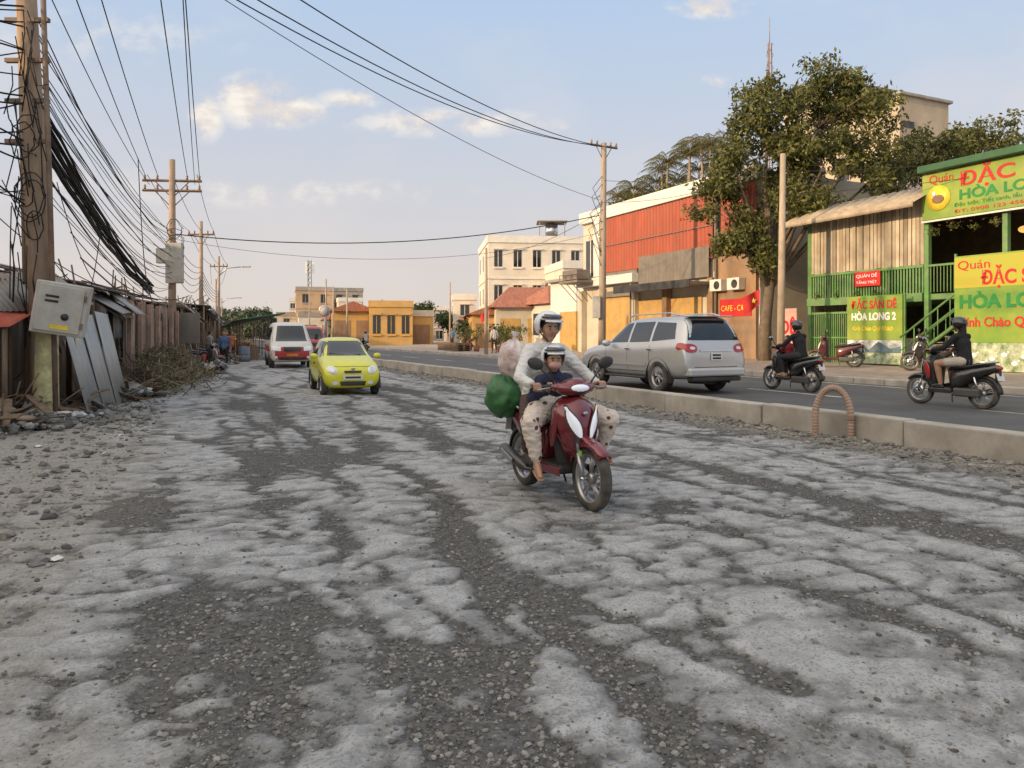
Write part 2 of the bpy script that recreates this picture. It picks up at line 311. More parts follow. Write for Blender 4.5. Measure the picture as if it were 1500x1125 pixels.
# ---------------------------------------------------------------- wheels, cars
def wheel(g,c,R,w,pre,style='alloy',rimr=.62,spokes=5,side=1):
    x,y,z=c; t=g.p(pre+'tyre',rubber); r=R*rimr
    t.lathe(c,[(r,-w*.42),(r+.2*(R-r),-w*.5),(R-.25*(R-r),-w*.5),(R-.04*(R-r),-w*.36),(R,-w*.15),(R,w*.15),(R-.04*(R-r),w*.36),(R-.25*(R-r),w*.5),(r+.2*(R-r),w*.5),(r,w*.42),(r,-w*.42)],n=36)
    m=g.p(pre+'rim',alloy); m.lathe(c,[(r*1.01,-w*.44),(r*.93,-w*.4),(r*.9,0),(r*.93,w*.4),(r*1.01,w*.44),(r*1.0,0),(r*1.01,-w*.44)],n=36)
    m.lathe(c,[(0.001,-w*.3),(r*.22,-w*.3),(r*.22,w*.3),(.001,w*.3)],n=16)
    off=side*w*.25 if style=='alloy' else 0
    for k in range(spokes):
        for da in ((-.13,.13) if spokes<=6 else (0,)):
            a=2*math.pi*k/spokes+.3; p0=(x+r*.15*math.cos(a),y+off,z+r*.15*math.sin(a)); p1=(x+r*.95*math.cos(a+da),y+off,z+r*.95*math.sin(a+da))
            m.tube([p0,p1],[r*.10,r*.065],6,flat=.6)
    if style=='alloy': g.p(pre+'brake',black).lathe((x,y,z),[(.001,0),(r*.9,0)],n=20)
def proj(bvh,ax,u,v,off):
    o,d={'x+':((9,u,v),(-1,0,0)),'x-':((-9,u,v),(1,0,0)),'y+':((u,9,v),(0,-1,0)),'y-':((u,-9,v),(0,1,0)),'z+':((u,v,9),(0,0,-1))}[ax]
    h=bvh.ray_cast(Vector(o),Vector(d))
    return None if h[0] is None else h[0]-Vector(d)*off*.3+h[1]*off*(.8 if h[1].dot(Vector(d))<0 else -.8)
def patch(g,part,mat,bvh,ax,q,off=.006,n=10):
    m=g.p(part,mat); vs=[];ok=[]
    for i in range(n+1):
        for j in range(n+1):
            s_,t_=i/n,j/n; a=[(1-s_)*(1-t_),s_*(1-t_),s_*t_,(1-s_)*t_]; u=sum(a[k]*q[k][0] for k in range(4)); v=sum(a[k]*q[k][1] for k in range(4))
            p=proj(bvh,ax,u,v,off); ok.append(p is not None); vs.append(p or Vector())
    fs=[f for f in [(i*(n+1)+j,(i+1)*(n+1)+j,(i+1)*(n+1)+j+1,i*(n+1)+j+1) for i in range(n) for j in range(n)] if all(ok[k] for k in f)]
    m.add(vs,fs,True)
def disc(g,part,mat,bvh,ax,c,ru,rv,off=.01,rot=0,dome=0,n=20,e=2.4):
    m=g.p(part,mat); vs=[];ok=[];K=4
    for i in range(K+1):
        for j in range(n):
            a=2*math.pi*j/n; r=i/K; ca,sa=math.cos(a),math.sin(a); x=abs(ca)**(2/e)*math.copysign(1,ca)*ru*r; y=abs(sa)**(2/e)*math.copysign(1,sa)*rv*r
            p=proj(bvh,ax,c[0]+x*math.cos(rot)-y*math.sin(rot),c[1]+x*math.sin(rot)+y*math.cos(rot),off+dome*(1-r*r)); ok.append(p is not None); vs.append(p or Vector())
    m.add(vs,[f for f in [(i*n+j,i*n+(j+1)%n,(i+1)*n+(j+1)%n,(i+1)*n+j) for i in range(K) for j in range(n)] if all(ok[k] for k in f)],True)
def carbody(g,st,paint,arches,W_,archR,aw=.26):
    rings=[]
    for (x,zb,zm,zr,ws,wm,wb,wr) in st:
        h=[(0,zb),(ws*.8,zb),(ws,zb+.09),(wm,zb+(zm-zb)*.5),(wm*.995,zb+(zm-zb)*.78),(wb,zm),(wr,zr-.06 if zr-zm>.2 else zm+(zr-zm)*.6),(wr*.8,zr-.01),(0,zr+.015)]
        rings.append([(x,y,z_) for y,z_ in h]+[(x,-y,z_) for y,z_ in h[-2:0:-1]])
    mb=MB(); mb.loft(rings,True,False)
    k=len(rings[0]); h=9
    for base,fl in ((0,1),((len(rings)-1)*k,0)):
        for i in range(h-1):
            a,b=i,i+1; a2=(k-i)%k; b2=(k-i-1)%k
            f=[a,b,b2,a2]; 
            f=[q for n_,q in enumerate(f) if q not in f[:n_]]
            if fl: f=f[::-1]
            mb.f.append(tuple(base+q for q in f)); mb.sm.append(True)
    o=mkobj('body_shell',mb,[paint,black],None,sub=2); dg=bpy.context.evaluated_depsgraph_get(); me=bpy.data.meshes.new_from_object(o.evaluated_get(dg))
    bvh=BVHTree.FromPolygons([v.co.copy() for v in me.vertices],[tuple(p.vertices) for p in me.polygons])
    c=MB()
    for (ax,az) in arches:
        c.loft([[(ax+archR*math.cos(t),yy,az+archR*math.sin(t)) for t in [2*math.pi*j/28 for j in range(28)]] for yy in (-W_,-W_+aw*1.3)],True,True)
        c.loft([[(ax+archR*math.cos(t),yy,az+archR*math.sin(t)) for t in [2*math.pi*j/28 for j in range(28)]] for yy in (W_-aw*1.3,W_)],True,True)
    co_=mkobj('cutter',c,[paint,black]); co_.data.polygons.foreach_set('material_index',[1]*len(co_.data.polygons))
    bo=o.modifiers.new('b','BOOLEAN'); bo.operation='DIFFERENCE'; bo.object=co_; bo.solver='EXACT'
    dg=bpy.context.evaluated_depsgraph_get(); dg.update(); me2=bpy.data.meshes.new_from_object(o.evaluated_get(dg))
    o.modifiers.clear(); o.data=me2; o.parent=g.e; bpy.data.objects.remove(co_)
    for s_ in (1,-1):
        for (ax,az) in arches:
            g.p('arch_trim',black).lathe((ax,s_*(W_-.10),az),[(archR+.0,-.06),(archR+.0,.06)],n=20,a0=-.3,a1=math.pi+.3)
    return bvh
T_ANG=RA+math.pi/2
silver=M('silver_paint',(.60,.60,.60),.3,.45,var=.04,coat=.6,dust=.2,scale=1.2,dcol=(.4,.38,.35))
g=G('suv_car',W(11.42,15.85,.18),T_ANG)
st=[(2.35,.45,.72,.80,.60,.68,.62,.45),(2.28,.32,.86,.96,.76,.84,.78,.6),(1.95,.30,1.0,1.07,.84,.90,.86,.70),(1.2,.30,1.07,1.15,.86,.915,.88,.74),(.98,.30,1.09,1.2,.87,.92,.885,.74),(.35,.30,1.11,1.70,.87,.92,.885,.63),(.05,.30,1.12,1.79,.87,.92,.885,.65),(-1.3,.30,1.16,1.82,.87,.92,.885,.65),(-1.95,.32,1.2,1.80,.86,.91,.875,.64),(-2.16,.34,1.18,1.72,.85,.90,.87,.62),(-2.31,.38,1.10,1.26,.83,.895,.87,.76),(-2.37,.42,.80,1.0,.80,.87,.85,.76),(-2.38,.50,.70,.85,.6,.7,.7,.6)]
bv=carbody(g,st,silver,[(1.38,.38),(-1.37,.38)],.96,.45)
for s_,ax in ((1,'y+'),(-1,'y-')):
    patch(g,'side_windows',glass,bv,ax,[(.78,1.16),(-.05,1.18),(-.05,1.66),(.42,1.63)])
    patch(g,'side_windows',glass,bv,ax,[(-.15,1.18),(-.98,1.20),(-.98,1.68),(-.15,1.67)])
    patch(g,'side_windows',glass,bv,ax,[(-1.08,1.21),(-1.95,1.27),(-1.80,1.64),(-1.08,1.67)])
    for xx in (-.1,-1.03,.9): patch(g,'door_gaps',black,bv,ax,[(xx,.5),(xx-.012,.5),(xx-.012,1.12),(xx,1.12)],.003,6)
    patch(g,'door_gaps',black,bv,ax,[(.9,.47),(-1.0,.47),(-1.0,.485),(.9,.485)],.003,8)
    patch(g,'side_moulding',silver,bv,ax,[(.85,.62),(-.9,.62),(-.9,.70),(.85,.70)],.02,8)
    for xx in (-.02,-.95): g.p('door_handles',chrome,bevel=.008).cbox((xx-.1,s_*.925,1.02),(.18,.03,.035))
    g.p('roof_rails',silver).tube([(.2,s_*.60,1.80),(.0,s_*.60,1.86),(-1.5,s_*.60,1.88),(-1.8,s_*.60,1.82)],.018,6)
    g.p('mirror_housings',silver).ell((.68,s_*1.02,1.15),(.09,.13,.09)); g.p('side_step',black,bevel=.02).cbox((0,s_*.86,.33),(1.8,.16,.06))
    disc(g,'tail_lamps',redlens,bv,'x-',(s_*.70,1.06),.17,.10,.014,rot=s_*.1); disc(g,'reverse_lamps',lens,bv,'x-',(s_*.66,1.06),.07,.035,.022)
    disc(g,'tail_lamps',redlens,bv,ax,(-2.18,1.10),.13,.08,.010)
    disc(g,'bumper_reflectors',redlens,bv,'x-',(s_*.62,.52),.08,.03,.012)
    patch(g,'headlamps',lens,bv,'x+',[(s_*.45,.72),(s_*.78,.76),(s_*.78,.93),(s_*.45,.86)],.01)
    for xx in (1.38,-1.37): wheel(g,(xx,s_*.80,.38),.38,.25,'w_',spokes=6,side=s_)
patch(g,'rear_window',glass,bv,'x-',[(-.74,1.24),(.74,1.24),(.60,1.70),(-.60,1.70)],.006)
patch(g,'tailgate_gaps',black,bv,'x-',[(-.62,.62),(.62,.62),(.62,.635),(-.62,.635)],.003)
patch(g,'chrome_garnish',chrome,bv,'x-',[(-.45,.985),(.45,.985),(.45,1.03),(-.45,1.03)],.02,6)
patch(g,'number_plate',plate,bv,'x-',[(-.16,.78),(.16,.78),(.16,.95),(-.16,.95)],.02,3); patch(g,'plate_text',black,bv,'x-',[(-.12,.81),(.12,.81),(.12,.85),(-.12,.85)],.024,2); patch(g,'plate_text',black,bv,'x-',[(-.12,.88),(.12,.88),(.12,.92),(-.12,.92)],.024,2)
patch(g,'windscreen',glass,bv,'x+',[(-.72,1.22),(.72,1.22),(.58,1.66),(-.58,1.66)])
g.p('bumper',silver,bevel=.04).box(-2.46,-2.2,-.80,.80,.42,.60); g.p('bumper_lower',black,bevel=.03).box(-2.42,-2.2,-.7,.7,.30,.41)
g.p('roof_spoiler',silver,bevel=.02).box(-2.26,-1.9,-.58,.58,1.775,1.81); g.p('high_brake_lamp',redlens).box(-2.265,-2.24,-.15,.15,1.778,1.80)
g.p('wiper',black).tube([(-2.30,.1,1.30),(-2.26,-.35,1.36)],.012,5); g.p('spare_wheel',rubber).lathe((-1.9,0,.33),[(.01,-.1),(.33,-.1),(.33,.1),(.01,.1)],axis='z',n=20); g.p('towbar',black).tube([(-2.2,-.45,.3),(-2.3,-.45,.28)],.04,8)
g.done()
yel=M('yellow_paint',(.74,.72,.02),.35,0,var=.05,coat=.6,dust=.15,scale=1.5)
g=G('yellow_hatchback_car',(-4.62,20.3,0),math.atan2(-.93,.36))
st=[(1.75,.30,.50,.58,.50,.56,.52,.36),(1.68,.20,.62,.72,.62,.68,.64,.46),(1.4,.18,.76,.87,.69,.735,.69,.55),(.95,.18,.86,.97,.70,.745,.71,.58),(.75,.18,.88,1.01,.70,.75,.71,.58),(.12,.18,.90,1.40,.70,.75,.71,.50),(-.15,.18,.91,1.475,.70,.75,.71,.53),(-1.0,.18,.93,1.48,.70,.75,.71,.53),(-1.4,.2,.94,1.42,.69,.74,.70,.5),(-1.65,.24,.88,1.0,.66,.71,.67,.52),(-1.74,.3,.7,.8,.6,.66,.62,.5)]
bv=carbody(g,st,yel,[(1.17,.27),(-1.15,.27)],.79,.325,.2)
patch(g,'windscreen',glass,bv,'x+',[(-.60,1.0),(.60,1.0),(.47,1.38),(-.47,1.38)],n=12)
amb=M('amber_lens',(.6,.2,.02),.2,coat=1)
for s_,ax in ((1,'y+'),(-1,'y-')):
    patch(g,'side_windows',glass,bv,ax,[(.55,.95),(-.15,.96),(-.15,1.38),(.18,1.34)]); patch(g,'side_windows',glass,bv,ax,[(-.23,.96),(-.85,.98),(-.85,1.38),(-.23,1.38)])
    patch(g,'side_windows',glass,bv,ax,[(-.93,.99),(-1.30,1.05),(-1.22,1.33),(-.93,1.37)])
    for xx in (.62,-.19): patch(g,'door_gaps',black,bv,ax,[(xx,.3),(xx-.012,.3),(xx-.012,.92),(xx,.92)],.003,6)
    disc(g,'headlamps',lens,bv,'x+',(s_*.50,.66),.125,.085,.012,rot=s_*.35,dome=.02); disc(g,'headlamp_bowls',chrome,bv,'x+',(s_*.49,.66),.055,.055,.036)
    disc(g,'fog_lamps',lens,bv,'x+',(s_*.44,.34),.07,.045,.012); disc(g,'indicators',amb,bv,ax,(1.0,.62),.05,.025)
    g.p('mirror_housings',yel).ell((.60,s_*.83,.99),(.07,.10,.07)); g.p('door_handles',black).cbox((-.05,s_*.755,.80),(.14,.03,.03))
    for xx in (1.17,-1.15): wheel(g,(xx,s_*.65,.27),.27,.16,'w_',spokes=7,side=s_)
patch(g,'upper_grille',black,bv,'x+',[(-.20,.58),(.20,.58),(.22,.64),(-.22,.64)],.008); patch(g,'lower_grille',black,bv,'x+',[(-.30,.27),(.30,.27),(.33,.38),(-.33,.38)],.008)
patch(g,'number_plate',plate,bv,'x+',[(-.24,.42),(.24,.42),(.24,.53),(-.24,.53)],.03,3); patch(g,'plate_text',black,bv,'x+',[(-.19,.45),(.19,.45),(.19,.50),(-.19,.50)],.033,12)
patch(g,'bonnet_gap',black,bv,'x+',[(-.5,.735),(.5,.735),(.5,.745),(-.5,.745)],.003)
g.p('badge',chrome).ell((1.745,0,.70),(.02,.06,.035)); g.p('wipers',black).tube([(.80,.35,1.02),(.68,-.02,1.06)],.01,5); g.p('wipers',black).tube([(.80,-.1,1.02),(.68,-.45,1.06)],.01,5)
g.done()
redp=M('red_paint',(.38,.02,.02),.35,var=.08,coat=.4,dust=.15); sil2=M('cream_paint',(.62,.60,.55),.4,.1,var=.05,coat=.4,dust=.15)
def minibus(name,loc,rz,c1,c2):
    g=G(name,loc,rz)
    st=[(2.5,.4,.75,.85,.8,.86,.8,.6),(2.42,.3,.95,1.05,.9,.95,.9,.7),(2.1,.3,1.12,1.24,.93,.97,.93,.8),(1.85,.3,1.15,1.32,.93,.98,.94,.8),(1.25,.3,1.2,2.05,.93,.98,.95,.72),(1.0,.3,1.2,2.14,.93,.98,.95,.74),(-2.0,.3,1.2,2.18,.93,.98,.95,.74),(-2.4,.32,1.2,2.12,.92,.97,.94,.72),(-2.5,.4,1.1,2.0,.85,.9,.88,.68)]
    bv=carbody(g,st,c1,[(1.65,.34),(-1.4,.34)],1.02,.42,.26)
    patch(g,'windscreen',glass,bv,'x+',[(-.84,1.24),(.84,1.24),(.72,1.96),(-.72,1.96)])
    patch(g,'front_lower_panel',c2,bv,'x+',[(-.88,.33),(.88,.33),(.93,.98),(-.93,.98)],.005); patch(g,'grille',black,bv,'x+',[(-.35,.78),(.35,.78),(.4,.98),(-.4,.98)],.016)
    patch(g,'lower_intake',black,bv,'x+',[(-.6,.40),(.6,.40),(.6,.52),(-.6,.52)],.012); patch(g,'number_plate',amb,bv,'x+',[(-.24,.56),(.24,.56),(.24,.68),(-.24,.68)],.03,2)
    for s_,ax in ((1,'y+'),(-1,'y-')):
        patch(g,'headlamps',lens,bv,'x+',[(s_*.5,.80),(s_*.84,.82),(s_*.84,1.02),(s_*.5,.98)],.018); disc(g,'fog_lamps',lens,bv,'x+',(s_*.7,.52),.06,.05)
        for a,b_ in ((1.3,.5),(.4,-.5),(-.6,-1.4),(-1.5,-2.2)): patch(g,'side_windows',glass,bv,ax,[(a,1.3),(b_,1.3),(b_,1.9),(a-(.25 if a>1 else 0),1.9)])
        patch(g,'lower_side',c2,bv,ax,[(2.2,.78),(-2.4,.78),(-2.4,1.1),(2.2,1.02)],.004); g.p('mirror_housings',black,bevel=.03).cbox((1.75,s_*1.15,1.45),(.12,.16,.28)); g.p('mirror_arms',black).tube([(1.75,s_*.92,1.35),(1.75,s_*1.12,1.4)],.02,5)
        for xx in (1.65,-1.4): wheel(g,(xx,s_*.85,.34),.34,.22,'w_',spokes=8,side=s_)
    g.done()
minibus('minibus',(-10.9,36.2,0),math.atan2(-.93,.36),sil2,redp)
minibus('minibus',(-14.9,55,0),math.atan2(-.93,.36),redp,redp)
# ---------------------------------------------------------------- scooters
seatm=M('seat_vinyl',(.018,.018,.018),.5); engm=M('engine_metal',(.12,.12,.12),.55,.5,dust=.5); exm=M('exhaust_metal',(.1,.1,.1),.4,.6,dust=.4)
def scooter(name,loc,rz,col,col2=None,lean=0,lit=False):
    g=G(name,loc,rot=(lean,0,rz)); P_=col; ln=litlens if lit else lens
    RW=.285
    for xx,pre in ((.64,'front_'),(-.62,'rear_')): wheel(g,(xx,0,RW),RW,.085 if xx>0 else .10,pre,'moto',.74,5)
    g.p('brake_disc',chrome).lathe((.64,.06,RW),[(.05,0),(.11,0),(.11,.005),(.05,.005)],n=24)
    g.p('front_mudguard',P_,solid=.006).loft([[(.64+r*math.cos(a),y,RW+r*math.sin(a)) for y,r in ((-.062,.27),(-.06,.305),(-.04,.325),(0,.332),(.04,.325),(.06,.305),(.062,.27))] for a in [math.radians(d) for d in range(42,172,10)]],True,False,False)
    g.p('front_mudguard',P_).ell((.60,0,.60),(.13,.055,.035),14,Matrix.Rotation(.25,3,'Y'))
    for s_ in (1,-1):
        g.p('forks',alloy).tube([(.64,s_*.085,RW),(.555,s_*.085,.50)],.022,8); g.p('forks',alloy).tube([(.555,s_*.08,.50),(.50,s_*.07,.66)],.016,8)
        g.p('axles',chrome).tube([(.64,s_*.05,RW),(.64,s_*.11,RW)],.02,8)
    g.p('fork_bridge',black,bevel=.02).cbox((.50,0,.60),(.10,.18,.10))
    def ring(z,xf,w,xb):
        P=[(xf,0),(xf-.012,.25*w),(xf-.045,.55*w),(xf-.10,.85*w),(xf-.155,w),(xb+.02,.92*w),(xb,.6*w),(xb,0)]
        return [(x,y,z) for x,y in P]+[(x,-y,z) for x,y in P[-2:0:-1]]
    g.p('front_apron',P_,sub=1).loft([ring(.40,.44,.05,.28),ring(.46,.49,.10,.27),ring(.56,.535,.155,.26),ring(.66,.55,.20,.25),ring(.76,.545,.235,.25),ring(.85,.52,.24,.26),ring(.92,.48,.20,.28),ring(.97,.44,.12,.30),ring(.985,.42,.08,.31)],True,True)
    g.p('inner_shield',black,bevel=.02).loft([[(x,y*w_,z) for x,y in ((.27,-1),(.22,-.8),(.20,0),(.22,.8),(.27,1),(.30,.5),(.30,-.5))] for z,w_ in ((.34,.14),(.5,.17),(.7,.21),(.88,.21),(.96,.12))],True,True)
    for s_ in (1,-1):
        def lamp(part,mat,off,sc_):
            m=g.p(part,mat); rows=[]
            for i in range(9):
                t=i/8; z=.63+.27*t; yc=.055+.105*t; hw=(.010+.036*math.sin(math.pi*min(1,t*1.05+.06)))*sc_; zz=.765+(z-.765)*(1+(sc_-1)*.35)
                xf=.55-max(0,z-.76)*.25-max(0,.62-z)*.2; w=.235; row=[]
                for j in range(7):
                    u=-1+j/3; y=yc+hw*u; f=y/w; x=xf-(.045*(max(f,0)/.55)**1.5 if f<.55 else .045+.055*(f-.55)/.3)+off*(1-.6*u*u); row.append((x,s_*y,zz))
                rows.append(row)
            m.loft(rows,True,False,False)
        lamp('lamp_surround',black,.012,1.35); lamp('running_lamps',ln,.024,1.0)
        g.p('apron_wings',col2 or P_).ell((.34,s_*.215,.70),(.055,.02,.18),14,Matrix.Rotation(.2,3,'Y'))
    g.p('apron_grille',black,bevel=.01).cbox((.535,0,.585),(.03,.10,.06),(0,-.2,0))
    g.p('badge',alloy).ell((.545,0,.84),(.012,.03,.02),8)
    g.p('handlebar_cowl',P_).ell((.35,0,1.055),(.115,.20,.075),22); g.p('handlebar_cowl',P_).ell((.38,0,1.10),(.06,.10,.05),16)
    for s_ in (1,-1): g.p('handlebar_cowl',P_).ell((.32,s_*.16,1.065),(.06,.07,.04),14)
    g.p('headlamp_rim',black).ell((.405,0,1.05),(.056,.140,.055),18,Matrix.Rotation(-.3,3,'Y')); g.p('headlamp',ln).ell((.42,0,1.055),(.052,.118,.042),18,Matrix.Rotation(-.3,3,'Y'))
    g.p('instrument_panel',black).ell((.31,0,1.10),(.06,.11,.04),12)
    for s_ in (1,-1):
        g.p('handlebar',black).tube([(.33,s_*.12,1.07),(.30,s_*.20,1.075),(.27,s_*.25,1.07),(.255,s_*.39,1.06)],[.025,.02,.017,.017],8)
        g.p('brake_levers',alloy).tube([(.31,s_*.20,1.065),(.335,s_*.27,1.06),(.32,s_*.37,1.045)],.007,6)
        g.p('mirror_stalks',black).tube([(.31,s_*.19,1.09),(.31,s_*.25,1.17),(.29,s_*.33,1.24)],.008,6)
        g.p('mirror_heads',black).ell((.29,s_*.37,1.28),(.024,.085,.056),14,Matrix.Rotation(s_*.3,3,'X')); g.p('mirror_glass',chrome).ell((.273,s_*.37,1.28),(.012,.074,.046),14,Matrix.Rotation(s_*.3,3,'X'))
    g.p('floorboard',black,bevel=.03).box(-.08,.34,-.16,.16,.27,.36)
    for s_ in (1,-1): g.p('floor_side_trim',P_,bevel=.015).box(-.12,.36,s_*.165-.012,s_*.165+.012,.26,.345)
    def yr(x,w,z0,z1,k=14):
        zm=(z0+z1)/2; hz_=(z1-z0)/2; return [(x,w*math.copysign(abs(math.cos(a))**.7,math.cos(a)),zm+hz_*math.copysign(abs(math.sin(a))**.7,math.sin(a))) for a in [2*math.pi*j/k for j in range(k)]]
    g.p('rear_body',P_).loft([yr(-.04,.10,.34,.66),yr(-.10,.135,.33,.72),yr(-.3,.165,.40,.74),yr(-.5,.165,.52,.77),yr(-.7,.13,.62,.80),yr(-.88,.07,.70,.82),yr(-.93,.03,.74,.80)],True)
    g.p('seat',seatm).loft([yr(.0,.07,.68,.73),yr(-.06,.12,.70,.775),yr(-.25,.145,.72,.80),yr(-.42,.14,.73,.815),yr(-.55,.14,.75,.85),yr(-.74,.11,.78,.865),yr(-.82,.05,.79,.84)],True)
    g.p('engine',engm,bevel=.03).box(-.62,-.12,.03,.15,.21,.37); g.p('engine_core',black,bevel=.03).box(-.40,-.1,-.12,.04,.20,.40)
    g.p('exhaust',exm).tube([(-.2,-.08,.22),(-.35,-.14,.22),(-.42,-.15,.25),(-.80,-.17,.36),(-.84,-.17,.37)],[.018,.02,.055,.06,.04],12); g.p('exhaust_guard',alloy,bevel=.01).cbox((-.62,-.235,.315),(.28,.015,.06),(0,.28,0))
    g.p('rear_mudguard',black,solid=.006).loft([[(-.62+r*math.cos(a),y,RW+r*math.sin(a)) for y,r in ((-.06,.29),(-.05,.33),(0,.34),(.05,.33),(.06,.29))] for a in [math.radians(d) for d in range(60,190,10)]],True,False,False)
    g.p('grab_rail',alloy).tube([(-.5,.15,.80),(-.80,.12,.86),(-.90,.0,.87),(-.80,-.12,.86),(-.5,-.15,.80)],.012,8)
    g.p('tail_lamp',redlens).ell((-.915,0,.76),(.035,.09,.035)); g.p('number_plate',plate,bevel=.004).cbox((-.93,0,.60),(.012,.19,.14),(0,.3,0)); g.p('plate_mount',black).box(-.93,-.85,-.03,.03,.52,.76)
    g.p('shock',chrome).tube([(-.6,.12,.3),(-.52,.13,.62)],.02,8); g.p('side_stand',black).tube([(-.1,.12,.25),(-.16,.2,.1)],.012,6)
    return g
# ---------------------------------------------------------------- people
def segbody(name,segs,mats,parent,vox,sm=4,fold=0):
    mb=MB()
    for (p0,r0,p1,r1,mi) in segs:
        p0=Vector(p0);p1=Vector(p1)
        mb.ell(p0,(r0,)*3,12); mb.ell(p1,(r1,)*3,12)
        if (p1-p0).length>1e-4: mb.tube([p0,p1],[r0*.99,r1*.99],12)
    o=mkobj(name,mb,mats); q=o.modifiers.new('r','REMESH'); q.mode='VOXEL'; q.voxel_size=vox; q.use_smooth_shade=True
    q=o.modifiers.new('s','SMOOTH'); q.factor=.5; q.iterations=sm
    dg=bpy.context.evaluated_depsgraph_get(); me=bpy.data.meshes.new_from_object(o.evaluated_get(dg)); bpy.data.objects.remove(o)
    def classify(C):
        n=len(C); best=np.full(n,1e9); mi=np.zeros(n,int)
        for (p0,r0,p1,r1,m_) in segs:
            a=np.array(p0);d=np.array(p1)-a; l=max(1e-9,(d*d).sum()); t=np.clip(((C-a)@d)/l,0,1); ds=np.linalg.norm(C-a-t[:,None]*d,axis=1)-(r0+(r1-r0)*t)
            k=ds<best; best[k]=ds[k]; mi[k]=m_
        return mi
    n=len(me.polygons); C=np.zeros(n*3); me.polygons.foreach_get('center',C); mi=classify(C.reshape(-1,3))
    if fold:
        nv=len(me.vertices); X=np.zeros(nv*3); me.vertices.foreach_get('co',X); X=X.reshape(-1,3); vm=classify(X); Nn=np.zeros(nv*3); me.vertices.foreach_get('normal',Nn); Nn=Nn.reshape(-1,3)
        for i in range(nv):
            if vm[i] in (1,2):
                p=X[i]; q=nz(Vector((p[0]*9,p[1]*9,p[2]*17)))*.6+nz(Vector((p[0]*22+5,p[1]*20,p[2]*34)))*.35; X[i]+=Nn[i]*fold*(abs(q)*2-.5)
        me.vertices.foreach_set('co',X.ravel())
    me.materials.clear()
    for m in mats: me.materials.append(m)
    me.polygons.foreach_set('material_index',mi.astype(np.int32)); me.polygons.foreach_set('use_smooth',[True]*n); me.update()
    o=link(bpy.data.objects.new(name,me)); o.parent=parent; return o
def hand(parent,g_,wr,s_,k=1,mat=None):
    g_=Vector(g_); wr=Vector(wr); segs=[]; palm=g_+Vector((-.035,0,.022))*k
    for i,(dy,l) in enumerate(((-.03,.92),(-.01,1.05),(.011,1.0),(.031,.8))):
        b0=g_+Vector((-.012,dy*s_,.032))*k; p1=b0+Vector((.035*l,0,-.004))*k; p2=g_+Vector((.034*l,dy*s_,-.012))*k; p3=g_+Vector((.006,dy*s_,-.030*l))*k
        segs+=[(wr,.022*k,b0,.0125*k,0),(b0,.0105*k,p1,.0095*k,0),(p1,.0095*k,p2,.0085*k,0),(p2,.0085*k,p3,.0075*k,0)]
    q=palm+Vector((-.01,-.03*s_,-.012))*k; q1=g_+Vector((-.022,-.045*s_,-.012))*k; q2=g_+Vector((.008,-.048*s_,-.030))*k; segs+=[(q,.015*k,q1,.011*k,0),(q1,.011*k,q2,.009*k,0)]
    segbody('hand',segs,[mat or skin],parent,.0042*k,2)
lipm=M('lips',(.30,.11,.09),.5); visorm=M('visor',(.03,.035,.045),.08,coat=1,var=.2)
